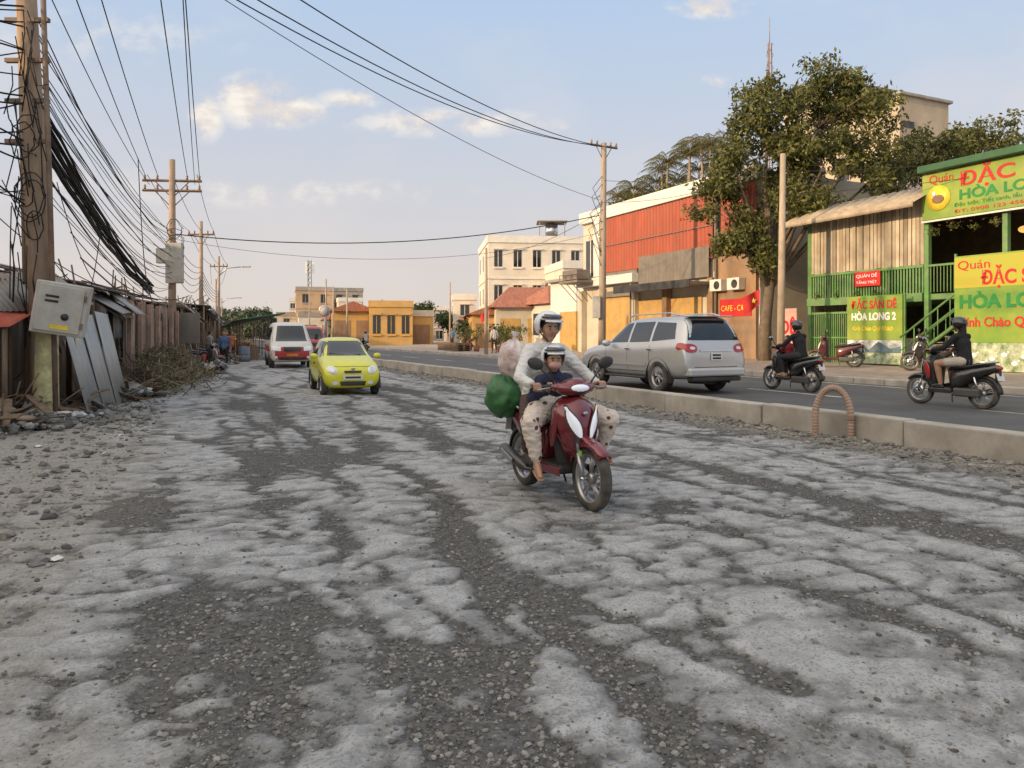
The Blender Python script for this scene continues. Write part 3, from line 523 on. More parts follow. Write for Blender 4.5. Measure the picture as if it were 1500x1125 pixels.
def person(name,parent,P,k,mats,vox=.009,F_=(1,0,0),helm=None,fat=1,pr=1,grip=None,legskin=False,armskin=False,longhair=False,fold=0,open_hands=False):
    e=link(bpy.data.objects.new(name,None)); e.empty_display_size=.05
    if parent: e.parent=parent
    V_=lambda q: Vector(P[q]); hl,hr=V_('hipL'),V_('hipR'); lat=(V_('shL')-V_('shR')).normalized(); pel=(hl+hr)/2; nb=V_('neck'); ch=V_('chest'); H=V_('head'); F=Vector(F_).normalized(); Up=(Vector((0,0,1))-F*F.z).normalized(); Lf=Up.cross(F)
    wa=pel.lerp(ch,.5)+Vector((-.015,0,.0)); f=fat
    sg=[(hl,.105*k,hr,.105*k,2),(pel+lat*.05*k,.115*k*f,wa+lat*.04*k,.105*k*f,1),(pel-lat*.05*k,.115*k*f,wa-lat*.04*k,.105*k*f,1),(wa+lat*.04*k,.105*k*f,ch+lat*.07*k,.11*k*f,1),(wa-lat*.04*k,.105*k*f,ch-lat*.07*k,.11*k*f,1),
        (V_('shL')-lat*.03*k,.07*k*f,V_('shR')+lat*.03*k,.07*k*f,1),(ch,.12*k*f,nb,.075*k,1),(nb,.06*k,nb+(H-nb)*.25,.055*k,1),(nb,.05*k,H-Up*.06*k,.048*k,0)]
    sg+=[(H+Up*.025*k-F*.02*k,.090*k,H+F*.005*k+Up*.025*k,.084*k,4),(H+F*.022*k+Up*.01*k,.078*k,H+F*.028*k-Up*.03*k,.07*k,0),(H+F*.035*k-Up*.045*k,.058*k,H+F*.05*k-Up*.09*k,.036*k,0),
         (H+F*.092*k+Up*.012*k,.010*k,H+F*.110*k-Up*.022*k,.015*k,0),(H+F*.092*k-Up*.053*k,.013*k,H+F*.092*k-Up*.056*k,.014*k,0)]
    for s_ in (1,-1): sg.append((H+Lf*s_*.085*k-Up*.005*k-F*.005*k,.018*k,H+Lf*s_*.09*k-Up*.035*k,.012*k,0)); sg.append((H+Lf*s_*.035*k+F*.072*k-Up*.035*k,.025*k,H+Lf*s_*.04*k+F*.06*k-Up*.02*k,.03*k,0))
    if longhair: sg.append((H-F*.05*k,.085*k,nb-F*.05*k,.05*k,4))
    for c in 'LR':
        sh,el,wr,hp,kn,an,to=[V_(q+c) for q in ('sh','el','wr','hip','kn','an','toe')]
        sg+=[(sh,.064*k*f,el,.05*k*f,1),(el,.05*k*f,wr+(el-wr)*.12,.036*k*f,0 if armskin else 1),(wr+(el-wr)*.1,.027*k,wr,.024*k,0)]
        if open_hands:
            for i in range(4): b_=wr+Vector((.0,(i-1.5)*.018,-.07))*k; sg+=[(wr,.022*k,b_,.013*k,0),(b_,.011*k,b_+Vector((.012,(i-1.5)*.003,-.07+.008*abs(i-1.5)))*k,.009*k,0)]
            sg.append((wr+Vector((.01,0,-.02))*k,.015*k,wr+Vector((.05,0,-.06))*k,.010*k,0))
        lk=2 if not legskin else 0
        sg+=[(hp,.10*k*pr,hp.lerp(kn,.6),.088*k*pr,2),(hp.lerp(kn,.6),.085*k*pr,kn,.068*k*pr,lk),(kn,.066*k*pr,kn.lerp(an,.35),.062*k*pr,lk),(kn.lerp(an,.35),.060*k*pr,an+(kn-an)*.15,.043*k*pr,lk),(an+(kn-an)*.1,.034*k,an,.036*k,0)]
        hd=(to-an).normalized(); heel=an-Vector((hd.x,hd.y,0))*.035*k-Vector((0,0,.05*k))
        sg+=[(an,.036*k,heel,.032*k,3),(heel,.032*k,to,.028*k,3),(an,.034*k,to+(an-to)*.25,.030*k,3)]
    segbody('body',sg,mats,e,vox,3,fold)
    d=MB(); wb=MB(); lp=MB(); bw=MB()
    for s_ in (1,-1):
        c=H+Lf*s_*.033*k+F*.094*k+Up*.004*k; wb.ell(c,(.009*k,.015*k,.008*k),8); d.ell(c+F*.007*k,(.006*k,.0075*k,.0075*k),8); bw.ell(c+Up*.02*k+F*.002*k,(.009*k,.022*k,.005*k),8)
    lp.ell(H+F*.103*k-Up*.053*k,(.008*k,.024*k,.007*k),10)
    mkobj('eye_whites',wb,[white],e); mkobj('pupils',d,[hair],e); mkobj('eyebrows',bw,[hair],e); mkobj('lips',lp,[lipm],e)
    if helm:
        hc,hc2,vis=helm; r=.128*k; R=Matrix((F,Lf,Up)).transposed(); c=H+Up*.03*k-F*.005*k
        kp=lambda q:(not(q.x>.38 and q.z<.36) and q.z>-.62 and not(q.x>.1 and q.z<-.45))
        hm_=MB(); hm_.ell(c,(r*1.1,r*.98,r*1.0),36,R,kp); mkobj('helmet_shell',hm_,[hc],e,solid=.014*k)
        s2=MB(); s2.ell(c,(r*1.115,r*.995,r*1.015),48,R,lambda q: .50<abs(q.y)<.60 and q.z>.38 and q.x<.7); s2.ell(c,(r*1.115,r*1.0,r*1.02),36,R,lambda q: -.62<q.z<-.52 and q.x<.1); mkobj('helmet_stripes',s2,[hc2],e,solid=.004)
        s3=MB(); s3.ell(c+F*.022*k+Up*.02*k,(r*1.12,r*1.02,r*1.0),36,R,lambda q:q.x>.35 and (.40<q.z<.66)); mkobj('helmet_visor',s3,[visorm],e,solid=.004)
        s5=MB(); s5.ell(c+F*.02*k+Up*.008*k,(r*1.22,r*.99,r*.9),36,R,lambda q:q.x>.55 and .30<q.z<.44); mkobj('helmet_peak',s5,[hc],e,solid=.006)
        s4=MB()
        for s_ in (1,-1): s4.tube([c+Lf*s_*r*.86-Up*r*.35,H+Lf*s_*.07*k+F*.03*k-Up*.07*k,H+Lf*s_*.02*k+F*.05*k-Up*.125*k],.006*k,6)
        mkobj('chin_strap',s4,[black],e)
    if grip:
        for c,s_ in (('L',1),('R',-1)): hand(e,grip[c],P['wr'+c],s_,k)
    return e
def pose(px=-.28,hz_=.88,lean=.12,ly=.3,grip=(.255,.31,1.06),h=1.0,knee=(.14,.20,.82),an=(.10,.16,.42),toe=(.27,.16,.385)):
    P={}
    P['chest']=(px+lean*.7,0,hz_+.34*h); P['neck']=(px+lean,0,hz_+.50*h); P['head']=(px+lean+.05,0,hz_+.68*h)
    for c,s_ in (('L',1),('R',-1)):
        P['hip'+c]=(px,s_*.09,hz_); P['sh'+c]=(px+lean*.95,s_*.175,hz_+.46*h); P['wr'+c]=(grip[0]-.075,s_*grip[1],grip[2]+.02)
        P['el'+c]=((P['sh'+c][0]+P['wr'+c][0])/2-.02,s_*ly,(P['sh'+c][2]+P['wr'+c][2])/2-.09)
        P['kn'+c]=(knee[0],s_*knee[1],knee[2]); P['an'+c]=(an[0],s_*an[1],an[2]); P['toe'+c]=(toe[0],s_*toe[1],toe[2])
    return P
maroon=M('maroon_paint',(.17,.008,.018),.22,.1,var=.1,coat=1,dust=.12,scale=4)
ANG=math.atan2(-.90,.43); zb=hm(.68,6.5)[3]
g=scooter('red_scooter',(.42,7.09,zb-.004),ANG,maroon,lit=True)
g.p('sticker_lamp',M('green_sticker',(.2,.5,.05),.4)).cbox((.60,-.09,.50),(.05,.004,.05))
floral=M('floral_cloth',(.68,.60,.52),.85,var=.1,scale=9,bump=.004,bs=30,spots=(11,.27,(.16,.05,.05))); whcl=M('white_cloth',(.66,.66,.64),.85,var=.12,scale=5,bump=.006,bs=14)
navy=M('navy_cloth',(.022,.026,.06),.8,var=.3,bump=.005,bs=20); brown=M('brown_trousers',(.08,.05,.042),.85,bump=.005,bs=20)
wh=M('helmet_white',(.74,.75,.77),.2,coat=1,var=.05); blu=M('helmet_blue',(.05,.12,.32),.25,coat=1); blk=M('helmet_black',(.012,.012,.014),.15,coat=1)
P=pose(-.36,.90,.15,.37,grip=(.25,.345,1.06),knee=(-.04,.30,.76),an=(-.14,.25,.40),toe=(.04,.27,.34),h=1.04)
e=person('rider',g.e,P,1.02,[skin,whcl,brown,M('sandal',(.05,.035,.03),.7),hair],.0075,F_=(1,.0,-.12),helm=(wh,blk,'up'),fat=1.18,grip={'L':(.256,.345,1.061),'R':(.256,-.345,1.061)},fold=.012)
P=dict(chest=(-.06,0,1.04),neck=(-.03,0,1.15),head=(.0,-.03,1.30),hipL=(-.08,.08,.87),hipR=(-.08,-.08,.87),shL=(-.04,.145,1.11),shR=(-.04,-.145,1.11),elL=(.03,.25,.95),elR=(.02,-.28,.94),wrL=(.17,.16,1.02),wrR=(.17,-.18,1.02),
  knL=(.26,.44,.74),knR=(.20,-.38,.74),anL=(.16,.40,.44),anR=(.20,-.31,.38),toeL=(.26,.44,.35),toeR=(.31,-.33,.265))
e=person('child',g.e,P,.92,[skin,navy,floral,skin,hair],.0075,F_=(1,-.25,-.05),helm=(wh,blu,'up'),pr=1.5,grip={'L':(.240,.16,1.065),'R':(.240,-.18,1.065)},fold=.012)
mk=MB(); mk.ell((.066,-.047,1.252),(.050,.064,.042),16); mkobj('face_mask',mk,[M('mask_cloth',(.55,.30,.27),.8,var=.15,scale=20)],e)
sd=MB()
for s_,t_ in ((1,'L'),(-1,'R')):
    a=Vector(P['an'+t_]); b_=Vector(P['toe'+t_]); d=(b_-a); d.z=0; d.normalize(); hl=a-d*.03-Vector((0,0,.085)); sd.tube([hl,(hl+b_-Vector((0,0,.03)))/2,b_+d*.03-Vector((0,0,.03))],[.035,.036,.032],10,flat=.3); sd.tube([a.lerp(b_,.7)+Vector((0,-.03,-.02)),a.lerp(b_,.7)+Vector((0,0,.03)),a.lerp(b_,.7)+Vector((0,.03,-.02))],.01,6)
mkobj('sandals',sd,[M('tan_sandal',(.35,.2,.12),.7)],e)
def sack(name,parent,c,r,mat,seed,tie=True):
    mb=MB(); n=40; m=24; vs=[]
    for i in range(m+1):
        th=math.pi*i/m
        for j in range(n):
            a=2*math.pi*j/n; d=Vector((math.sin(th)*math.cos(a),math.sin(th)*math.sin(a),math.cos(th))); f=1+.16*nz(d*2.2+Vector((seed,0,0)))+.09*nz(d*6+Vector((seed,3,0)))+.05*abs(nz(d*11+Vector((seed,1,4))))+.05*math.sin(a*9)*max(0,d.z)
            q=Vector((d.x*r[0],d.y*r[1],d.z*r[2]))*f
            if i==0: q.z*=1.25
            vs.append(q+Vector(c))
    fs=[(i*n+j,(i+1)*n+j,(i+1)*n+(j+1)%n,i*n+(j+1)%n) for i in range(m) for j in range(n)]; mb.add(vs,fs,True)
    if tie: mb.tube([Vector(c)+Vector((0,0,r[2]*.9)),Vector(c)+Vector((.01,0,r[2]*1.15)),Vector(c)+Vector((.02,.01,r[2]*1.4))],[.03,.015,.05],8)
    return mkobj(name,mb,[mat],parent)
sack('pink_bag',g.e,(-.72,-.10,1.26),(.17,.16,.22),M('pink_white_bag',(.62,.40,.38),.45,var=.3,scale=7,col2=(.76,.72,.70),bump=.02,bs=14),3)
sack('green_sack',g.e,(-.74,-.20,.91),(.20,.19,.22),M('green_bag',(.04,.15,.05),.5,var=.35,scale=5,bump=.012,bs=12),8,False)
sack('white_sack',g.e,(-.72,.06,1.0),(.2,.18,.2),M('white_bag',(.5,.48,.47),.5,var=.2,scale=6,bump=.02,bs=12),12,False)
g.done()
blkp=M('black_paint',(.015,.015,.017),.25,coat=1,dust=.2); blkcl=M('black_cloth',(.014,.014,.016),.85,bump=.006,bs=14); shorts=M('beige_shorts',(.5,.45,.38),.85); redacc=M('red_accent',(.4,.02,.02),.3,coat=1)
g=scooter('black_scooter',W(13.6,9.35,.18),T_ANG,blkp,redacc); P=pose(-.26,.87,.06,.28)
person('rider',g.e,P,1.0,[skin,blkcl,shorts,black,hair],.010,F_=(1,0,-.05),helm=(blk,blk,'up'),legskin=True,longhair=True,grip={'L':(.256,.33,1.061),'R':(.256,-.33,1.061)},fold=.006); g.done()
g=scooter('black_scooter',W(13.85,13.6,.18),T_ANG,blkp); P=pose(-.30,.87,.08,.30,h=1.0)
person('rider',g.e,P,1.0,[skin,blkcl,M('dark_trousers',(.03,.03,.035),.85),skin,hair],.011,F_=(1,.15,-.05),helm=(blk,blk,'up'),grip={'L':(.256,.33,1.061),'R':(.256,-.33,1.061)})
P=dict(chest=(.08,0,1.02),neck=(.1,0,1.14),head=(.12,0,1.27),hipL=(.06,.07,.80),hipR=(.06,-.07,.80),shL=(.1,.12,1.10),shR=(.1,-.12,1.10),elL=(.14,.18,1.0),elR=(.14,-.18,1.0),wrL=(.22,.14,1.07),wrR=(.22,-.14,1.07),knL=(.14,.1,.60),knR=(.14,-.1,.60),anL=(.10,.08,.42),anR=(.10,-.08,.42),toeL=(.22,.08,.38),toeR=(.22,-.08,.38))
person('child',g.e,P,.8,[skin,M('red_shirt',(.3,.03,.04),.8),blkcl,skin,hair],.011,F_=(.3,1,0),grip={'L':(.27,.15,1.08),'R':(.27,-.15,1.08)}); g.done()
scooter('parked_scooter',W(21.3,18.9,.40),T_ANG+.7,M('dark_red_paint',(.10,.01,.012),.3,coat=1,dust=.3)).done()
scooter('parked_scooter',W(21.8,15.6,.41),T_ANG+.9,blkp).done()
for (x,y,a,c) in ((-12.7,30.6,.6,blkp),(-13.3,32.4,.9,redp),(-14.2,35.4,1.0,blkp),(-14.9,37.6,1.4,blkp),(-16.0,41,1.1,redp)): scooter('parked_scooter',(x,y,.03),a,c).done()
scooter('parked_scooter',W(20.5,52,.38),T_ANG,redp).done()
def walker(loc,rz,shirt,pants):
    e=person('pedestrian',None,dict(chest=(0,0,1.28),neck=(0,0,1.43),head=(.02,0,1.60),hipL=(0,.09,.93),hipR=(0,-.09,.93),shL=(0,.175,1.39),shR=(0,-.175,1.39),elL=(-.03,.23,1.12),elR=(-.03,-.23,1.12),wrL=(.05,.24,.88),wrR=(.05,-.24,.88),knL=(.08,.1,.50),knR=(-.02,-.1,.50),anL=(.05,.1,.10),anR=(-.10,-.1,.10),toeL=(.19,.1,.03),toeR=(.04,-.1,.03)),.98,[skin,shirt,pants,black,hair],.012,open_hands=True)
    e.location=loc; e.rotation_euler=(0,0,rz)
shb=M('shirt_blue',(.08,.14,.25),.85); shg=M('shirt_grey',(.4,.38,.35),.85)
walker((-13.0,33.6,.02),-1.2,shb,blkcl); walker((-13.9,34.2,.02),.8,shg,brown); walker((-16.4,43.5,.02),-.6,M('shirt_orange',(.5,.16,.05),.85),blkcl); walker((-15.1,39.3,.02),-1.0,M('shirt_red',(.4,.05,.05),.85),blkcl)
walker(W(19.2,44,.36),T_ANG,M('shirt_white',(.6,.6,.58),.85),brown); walker(W(20.4,55,.38),T_ANG+2,shb,blkcl)
g=scooter('black_scooter',W(15.2,62,.18),T_ANG,blkp); person('rider',g.e,pose(-.28,.87,.08,.30),1.0,[skin,shg,blkcl,black,hair],.014,helm=(blk,blk,'up'),grip={'L':(.256,.33,1.061),'R':(.256,-.33,1.061)}); g.done()
# ---------------------------------------------------------------- trees
leafm=M('foliage',(.075,.098,.022),.6,var=.4,scale=.8,island=.5,col2=(.17,.17,.045),trans=.25); leaf2=M('foliage_dark',(.045,.07,.02),.6,var=.3,scale=.8,island=.45,trans=.2); bark=M('bark',(.16,.125,.09),.9,var=.3,scale=4,bump=.01,bs=14)
palmm=M('palm_leaf',(.12,.13,.04),.55,var=.3,island=.4,trans=.4,col2=(.22,.19,.07))
def leafmass(name,cl,per,size,mat,parent=None,droop=.5):
    A=[]
    for (c,r) in cl:
        k=int(per*r*r)+8; d=rng.normal(size=(k,3)); d/=np.linalg.norm(d,axis=1)[:,None]; rr=r*rng.uniform(.25,1.0,(k,1))**.6; A.append(np.array(c)+d*rr*np.array([1,1,.75]))
    P=np.concatenate(A); K=4
    n=len(P); P=np.repeat(P,K,0)+rng.normal(size=(n*K,3))*size*.5; n=len(P)
    d=rng.normal(size=(n,3)); d[:,2]-=droop; d/=np.linalg.norm(d,axis=1)[:,None]; e=np.cross(d,rng.normal(size=(n,3))); e/=np.linalg.norm(e,axis=1)[:,None]
    l=size*rng.uniform(.6,1.3,(n,1)); w_=l*.22
    V=np.stack([P,P+d*l*.5+e*w_,P+d*l,P+d*l*.5-e*w_],1).reshape(-1,3); F=np.arange(len(V)).reshape(-1,4)
    return npmesh(name,V,F,[mat],parent)
def tree(name,base,lobes,per,size,mat,tr=.25,nc=14):
    g=G(name,base); b0=Vector(base); m=g.p('trunk',bark); cen=sum((Vector(l[0]) for l in lobes),Vector())/len(lobes)-b0
    fork=Vector((cen.x*.25,cen.y*.25,cen.z*.42)); m.tube([(0,0,-.3),(.05,0,fork.z*.5),fork],[tr*1.25,tr,tr*.8],10)
    cl=[]
    for (c,r) in lobes:
        c=Vector(c)-b0; mid=fork.lerp(c,.5)+Vector((U(-.3,.3),U(-.3,.3),U(-.1,.4))); m.tube([fork*.9,mid,c],[tr*.55,tr*.35,tr*.15],7)
        for _ in range(int(nc*r)):
            d=Vector((random.gauss(0,1),random.gauss(0,1),random.gauss(.2,.9))).normalized(); q=c+d*r*U(.5,1.12); cl.append((tuple(q),U(.28,.66)))
            if random.random()<.35: m.tube([c,c.lerp(q,.5)+Vector((0,0,U(-.1,.2))),q],[tr*.14,tr*.09,.015],5)
    g.done(); leafmass('leaves',cl,per,size,mat,g.e); return g
tree('broadleaf_tree',W(23.2,24.3,.4),[((13.2,32,10.4),2.6),((10.6,32.3,9.2),1.9),((15.3,32,9.8),2.0),((8.9,32.2,7.3),1.1),((13,31,8.6),2.0),((11.2,32.5,11.3),1.6),((16.2,33,8.6),1.3),((10,31.8,6.0),.9),((14.5,32.6,12.0),1.3),((12.2,31.3,6.9),1.2),((9.4,31.5,8.6),1.0),((12.6,32.6,12.3),1.0),((10.2,31,4.7),.6),((9.3,31.3,5.6),.6)],110,.23,leafm,.24,13)
tree('broadleaf_tree',(21.5,37,.5),[((20.0,35,9.8),1.4),((22,35,10.3),1.6),((24.0,35,9.8),1.3),((18.7,35,9.0),1.0),((21.5,34.5,9.0),1.4)],90,.23,leafm,.2)
ptr=M('palm_trunk',(.30,.24,.17),.9,var=.3,scale=6)
def palm(name,base,h,fl=1.5,n=11,tr=.07):
    g=G(name,base); top=Vector((U(-.25,.25),U(-.2,.2),h)); g.p('trunk',ptr).tube([(0,0,-.2),top*.5,top],[tr*1.2,tr,tr*.8],8); V=[]
    fr=g.p('frond_ribs',palmm)
    for i in range(n):
        a=2.399*i+U(-.2,.2); el=.15+1.15*(i/(n-1))+U(-.1,.1); d=Vector((math.cos(a),math.sin(a),0)); pts=[]; L_=fl*U(.85,1.15)
        for k in range(11):
            t=k/10; pts.append(top+d*L_*t*math.cos(el)*(1-.12*t)+d*L_*.35*t*t+Vector((0,0,L_*(math.sin(el)*t-.62*t*t*(.6+t*.6)))))
        fr.tube(pts,[.018]*7+[.012,.009,.006,.003],4); side=d.cross(Vector((0,0,1)))
        for k in range(2,34):
            t=k/34; i0=min(9,int(t*10)); q=pts[i0].lerp(pts[i0+1],t*10-i0); ll=L_*.30*math.sin(math.pi*min(1,t*.8+.15))
            for s_ in (1,-1):
                e=(side*s_*U(.6,1)+d*.7+Vector((0,0,-.75+U(-.3,.2)))).normalized(); w_=d*.014; V+=[q-w_,q+w_,q+e*ll+w_*.3,q+e*ll-w_*.3]
    g.done(); V=np.array([tuple(v) for v in V]); npmesh('frond_leaflets',V,np.arange(len(V)).reshape(-1,4),[palmm],g.e)
for n_,s_,h in ((26,40.4,1.5),(26.4,39.2,1.2),(26,38.1,1.6),(26.5,35.9,2.3),(26,34.9,2.5),(26.7,34.0,2.9),(26.2,33.1,2.5),(26.5,32.2,2.9),(26,31.2,2.6),(26.4,30.2,2.1),(26.8,36.8,1.8),(27.2,33.5,1.9),(27.2,31.7,2.1),(27,35.3,1.6),(27,37.5,1.3)): palm('palm_tree',W(n_,s_,8.9),h,1.35+.08*h)
leafmass('roof_hedge',[(W(25.6+U(-.3,.8),29.5+k*.35,9.1+U(0,.7)),U(.35,.6)) for k in range(30)],90,.22,leafm)
# ---------------------------------------------------------------- right side buildings
cream=M('cream_plaster',(.55,.50,.40),.85,var=.12,scale=.6,dust=.3,dcol=(.3,.26,.2)); redc=M('red_cladding',(.33,.062,.028),.6,var=.2,scale=1.2,stretch=(1,1,.3),dust=.35,dcol=(.25,.10,.06)); shut=M('yellow_shutter',(.50,.31,.09),.6,var=.15,dust=.3); brn=M('brown_render',(.30,.18,.10),.85,var=.35,scale=.9,dust=.4,stretch=(1,1,.4)); darkint=M('dark_interior',(.02,.018,.015),.9); gr_=M('grey_panel',(.17,.15,.13),.7,var=.2,dust=.3)
grn=M('green_steel',(.11,.26,.075),.5,var=.25,dust=.35); tinw=M('corrugated_cream',(.46,.40,.30),.6,.2,var=.35,scale=1.5,stretch=(1,1,.25),dust=.6,dcol=(.2,.13,.08),island=.35); awn=M('awning',(.38,.31,.23),.8,var=.25,scale=2,dust=.3)  # tinw: tone varied per slat, standing in for light and shade on ribs
sgreen=M('sign_green',(.15,.36,.05),.5,var=.25,scale=.5,col2=(.36,.40,.05),dust=.2); syel=M('sign_yellow',(.52,.42,.04),.5,var=.15,scale=.5,col2=(.34,.42,.06)); tred=M('letter_red',(.5,.02,.02),.5); tyel=M('letter_yellow',(.72,.56,.05),.5); twh=M('letter_white',(.8,.8,.78),.5,var=.03); tgr=M('letter_green',(.02,.22,.05),.5)
g=G('red_commercial_building',W(24,33),RA)
g.p('walls',cream).box(.08,14,-7.5,8,.2,8.9)
g.p('parapet',white,bevel=.03).box(-.20,.35,-7.6,8.1,8.5,9.2); g.p('parapet_side',white).box(.35,14,7.9,8.1,8.5,9.18)
g.p('red_cladding',redc).corr((-.08,-4.5,5.25),(0,9.9,0),(0,0,3.2),.28,.05); g.p('red_cladding',redc).corr((-.14,-7.5,5.3),(0,2.35,0),(0,0,3.1),.28,.05)
g.p('cladding_joints',gr_).box(-.16,-.13,-4.5,5.4,6.82,6.86)
g.p('dark_slot',darkint).box(-.02,.07,-5.12,-4.52,4.6,8.45); g.p('grey_fascia',gr_).corr((-.22,-4.4,4.35),(0,5.9,0),(0,0,1.5),.3,.02)
g.p('canopy',gr_,bevel=.02).box(-1.5,0,-4.6,2.0,3.95,4.1); g.p('canopy_front',black,bevel=.02).box(-1.55,-1.5,-4.6,2.0,3.8,4.2); g.p('white_ledge',white,bevel=.02).box(-.45,0,1.8,8.0,4.5,5.0)
g.p('ledge_shadow_gap',gr_).box(-.05,.07,1.9,5.4,5.0,5.24)
g.p('shutter_left',shut).corr((.0,2.3,.45),(0,3.0,0),(0,0,3.3),.14,.02); g.p('shutter_right',shut).corr((.0,-3.6,.45),(0,2.6,0),(0,0,3.0),.14,.02); g.p('shutter_mid',shut).corr((0,-.7,.45),(0,2.5,0),(0,0,3.0),.14,.02)
for y in (-4.55,-.95,1.95,5.45,7.8): g.p('columns_'+('b' if y<1 else 'c'),brn if y<1 else cream,bevel=.02).box(-.30,.05,y-.2,y+.2,.3,4.3-.01)
g.p('side_render',brn).box(-.10,.06,-7.45,-4.8,.3,5.25); g.p('corner_pier',white,bevel=.02).box(-.35,.3,5.45,6.1,5.05,8.45)
g.p('dark_window',glass).box(-.03,.07,6.3,7.5,5.2,7.4); g.p('window_bars',white).box(-.06,-.04,6.85,6.93,5.2,7.4)
g.p('shutter_boxes',gr_,bevel=.02).box(-.18,.05,2.2,5.3,3.75,4.1)
g.p('drain_pipes',gr_).tube([(-.22,-4.9,.4),(-.22,-4.9,8.4)],.06,8); g.p('drain_pipes',gr_).tube([(-.5,1.85,.4),(-.5,1.85,4.4)],.05,8)
for y in (-6.8,-5.6): g.p('air_conditioners',white,bevel=.02).box(-.5,-.12,y,y+.8,3.6,4.15); g.p('ac_fans',black).lathe((-.51,y+.3,3.87),[(.001,0),(.2,0)],axis='x',n=16)
g.p('wall_banner',tred).box(-.13,-.11,-7.2,-5.1,2.4,3.2); text(g,'CAFE - CƠM',(-.14,-5.2,2.65),.38,tyel,1.8)
b_=g.p('service_balcony',gr_,bevel=.02); b_.box(-1.6,-.47,5.9,8.2,4.7,4.85); b_.box(-1.6,-1.55,5.9,8.2,5.2,5.25); b_.box(-1.5,-.6,6.1,7.9,4.9,5.5)
for y in (6,6.7,7.4,8.1): b_.box(-1.6,-1.56,y-.02,y+.02,4.85,5.2); b_.tube([(-1.5,y,4.7),(-.36,y,3.6)],.03,5)
g.done()
g=G('white_annex_building',W(24.6,44),RA); g.p('walls',white).box(.3,9,-2.6,3,.2,5.2); g.p('roof_slab',conc,bevel=.02).box(-.1,9.2,-2.8,3.2,5.2,5.4); g.p('door',shut).corr((.27,-1.8,.5),(0,3.4,0),(0,0,2.6),.14,.02); g.done()
tw=M('beige_render',(.46,.38,.28),.85,var=.2,scale=.35,dust=.35,dcol=(.22,.18,.14))
g=G('beige_tower_building',W(42,33),RA); g.p('walls',tw).box(0,5,2.2,9,0,18.0); g.p('lower_wing',tw).box(.3,5,-.5,2.19,0,16.8); g.p('roof_edge',conc,bevel=.03).box(-.25,5.2,2.0,9.2,18.0,18.25); g.p('wing_roof_edge',conc,bevel=.03).box(.1,5.2,-.7,1.98,16.8,17.0)
for z_ in (5,8.5,12,15.2): 
    for y in (3.6,5.6,7.6): g.p('windows',glass).box(-.05,.02,y-.5,y+.5,z_,z_+1.3); g.p('sills',white).box(-.15,-.05,y-.6,y+.6,z_-.12,z_-.02)
g.p('vents',black).box(.6,1.6,-.55,-.48,14.8,15.2); g.done()
g=G('lattice_mast',W(44,45.5)); m=g.p('legs',M('mast_steel',(.35,.25,.22),.6,.5))
for a in range(3):
    c,s_=math.cos(a*2.094),math.sin(a*2.094); c2,s2=math.cos((a+1)*2.094),math.sin((a+1)*2.094); m.tube([(c*.35,s_*.35,0),(c*.15,s_*.15,25)],.05,4)
    for k in range(25): m.tube([(c*.3,s_*.3,k),(c2*.3,s2*.3,k+1)],.02,3)
m.tube([(0,0,25),(0,0,27)],.03,4); g.done()
# restaurant
g=G('restaurant_building',W(24,18),RA)
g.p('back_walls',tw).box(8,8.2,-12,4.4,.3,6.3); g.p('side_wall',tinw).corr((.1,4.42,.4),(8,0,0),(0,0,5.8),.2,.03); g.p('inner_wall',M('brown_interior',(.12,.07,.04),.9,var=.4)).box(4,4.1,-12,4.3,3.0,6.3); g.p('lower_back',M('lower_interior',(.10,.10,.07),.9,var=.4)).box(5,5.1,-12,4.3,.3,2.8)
g.p('deck',grn,bevel=.01).box(-.1,8,-12,4.4,2.75,2.95); g.p('deck_beam',grn,bevel=.01).box(-.25,-.1,-.6,4.5,2.7,3.0)
for i,y in enumerate((4.4,2.7,1.0,-.75,-3.4,-6.2,-9)): g.p('posts',grn,bevel=.01).box(-.22 if y in(4.4,-.75) or y<-1 else .02,-.04 if y in (4.4,-.75) or y<-1 else .10,y-.08,y+.08,.4,6.6 if y>-.8 else 7.0)
y=-.62
while y<4.35: g.p('upper_slats',tinw).box(-.16-U(0,.05),-.12,y,y+.13,3.95+U(-.03,.05),6.3); y+=.155
g.p('slat_shade_backing',darkint).box(-.08,-.05,-.65,4.4,3.95,6.3)  # dark sheet, paints in the shade between slats
r_=g.p('railing',grn); 
for k in range(42): y=-.6+k*.12; r_.box(-.2,-.17,y-.03,y+.03,3.0,3.9)
r_.box(-.23,-.14,-.65,4.4,3.88,3.97)
for k in range(24): y=-.9-k*.12; r_.box(-.2,-.18,y-.012,y+.012,3.0,3.9)
r_.box(-.23,-.15,-3.8,-.8,3.88,3.95)
f=g.p('lower_fence',grn)
for k in range(26): y=2.0+k*.095; f.box(-.15,-.12,y-.02,y+.02,.45,2.4)
f.box(-.17,-.10,1.9,4.4,1.4,1.46); f.box(-.17,-.10,1.9,4.4,2.36,2.44)
a=g.p('awning_roof',awn,solid=.01); a.corr((-1.1,-.9,6.05),(0,5.9,0),(1.6,0,.75),.4,.045); a.corr((-1.12,-.9,5.88),(0,5.9,0),(0,0,.2),.4,.03)
g.p('main_roof',tin,solid=.01).corr((-.6,-12,7.15),(0,11.2,0),(9,0,.7),.25,.03); g.p('roof_beam',M('dark_green_steel',(.03,.10,.04),.5),bevel=.02).box(-.7,-.45,-12,-.75,7.05,7.28)
g.p('back_roof',tin,solid=.01).corr((.5,-.9,6.8),(0,5.4,0),(8,0,.5),.25,.03)
m=g.p('sign_board',sgreen,bevel=.01); m.box(-.42,-.34,-9.5,-.75,5.45,7.02)
g.p('sign_frame',white).box(-.40,-.33,-9.55,-.7,5.38,5.44)
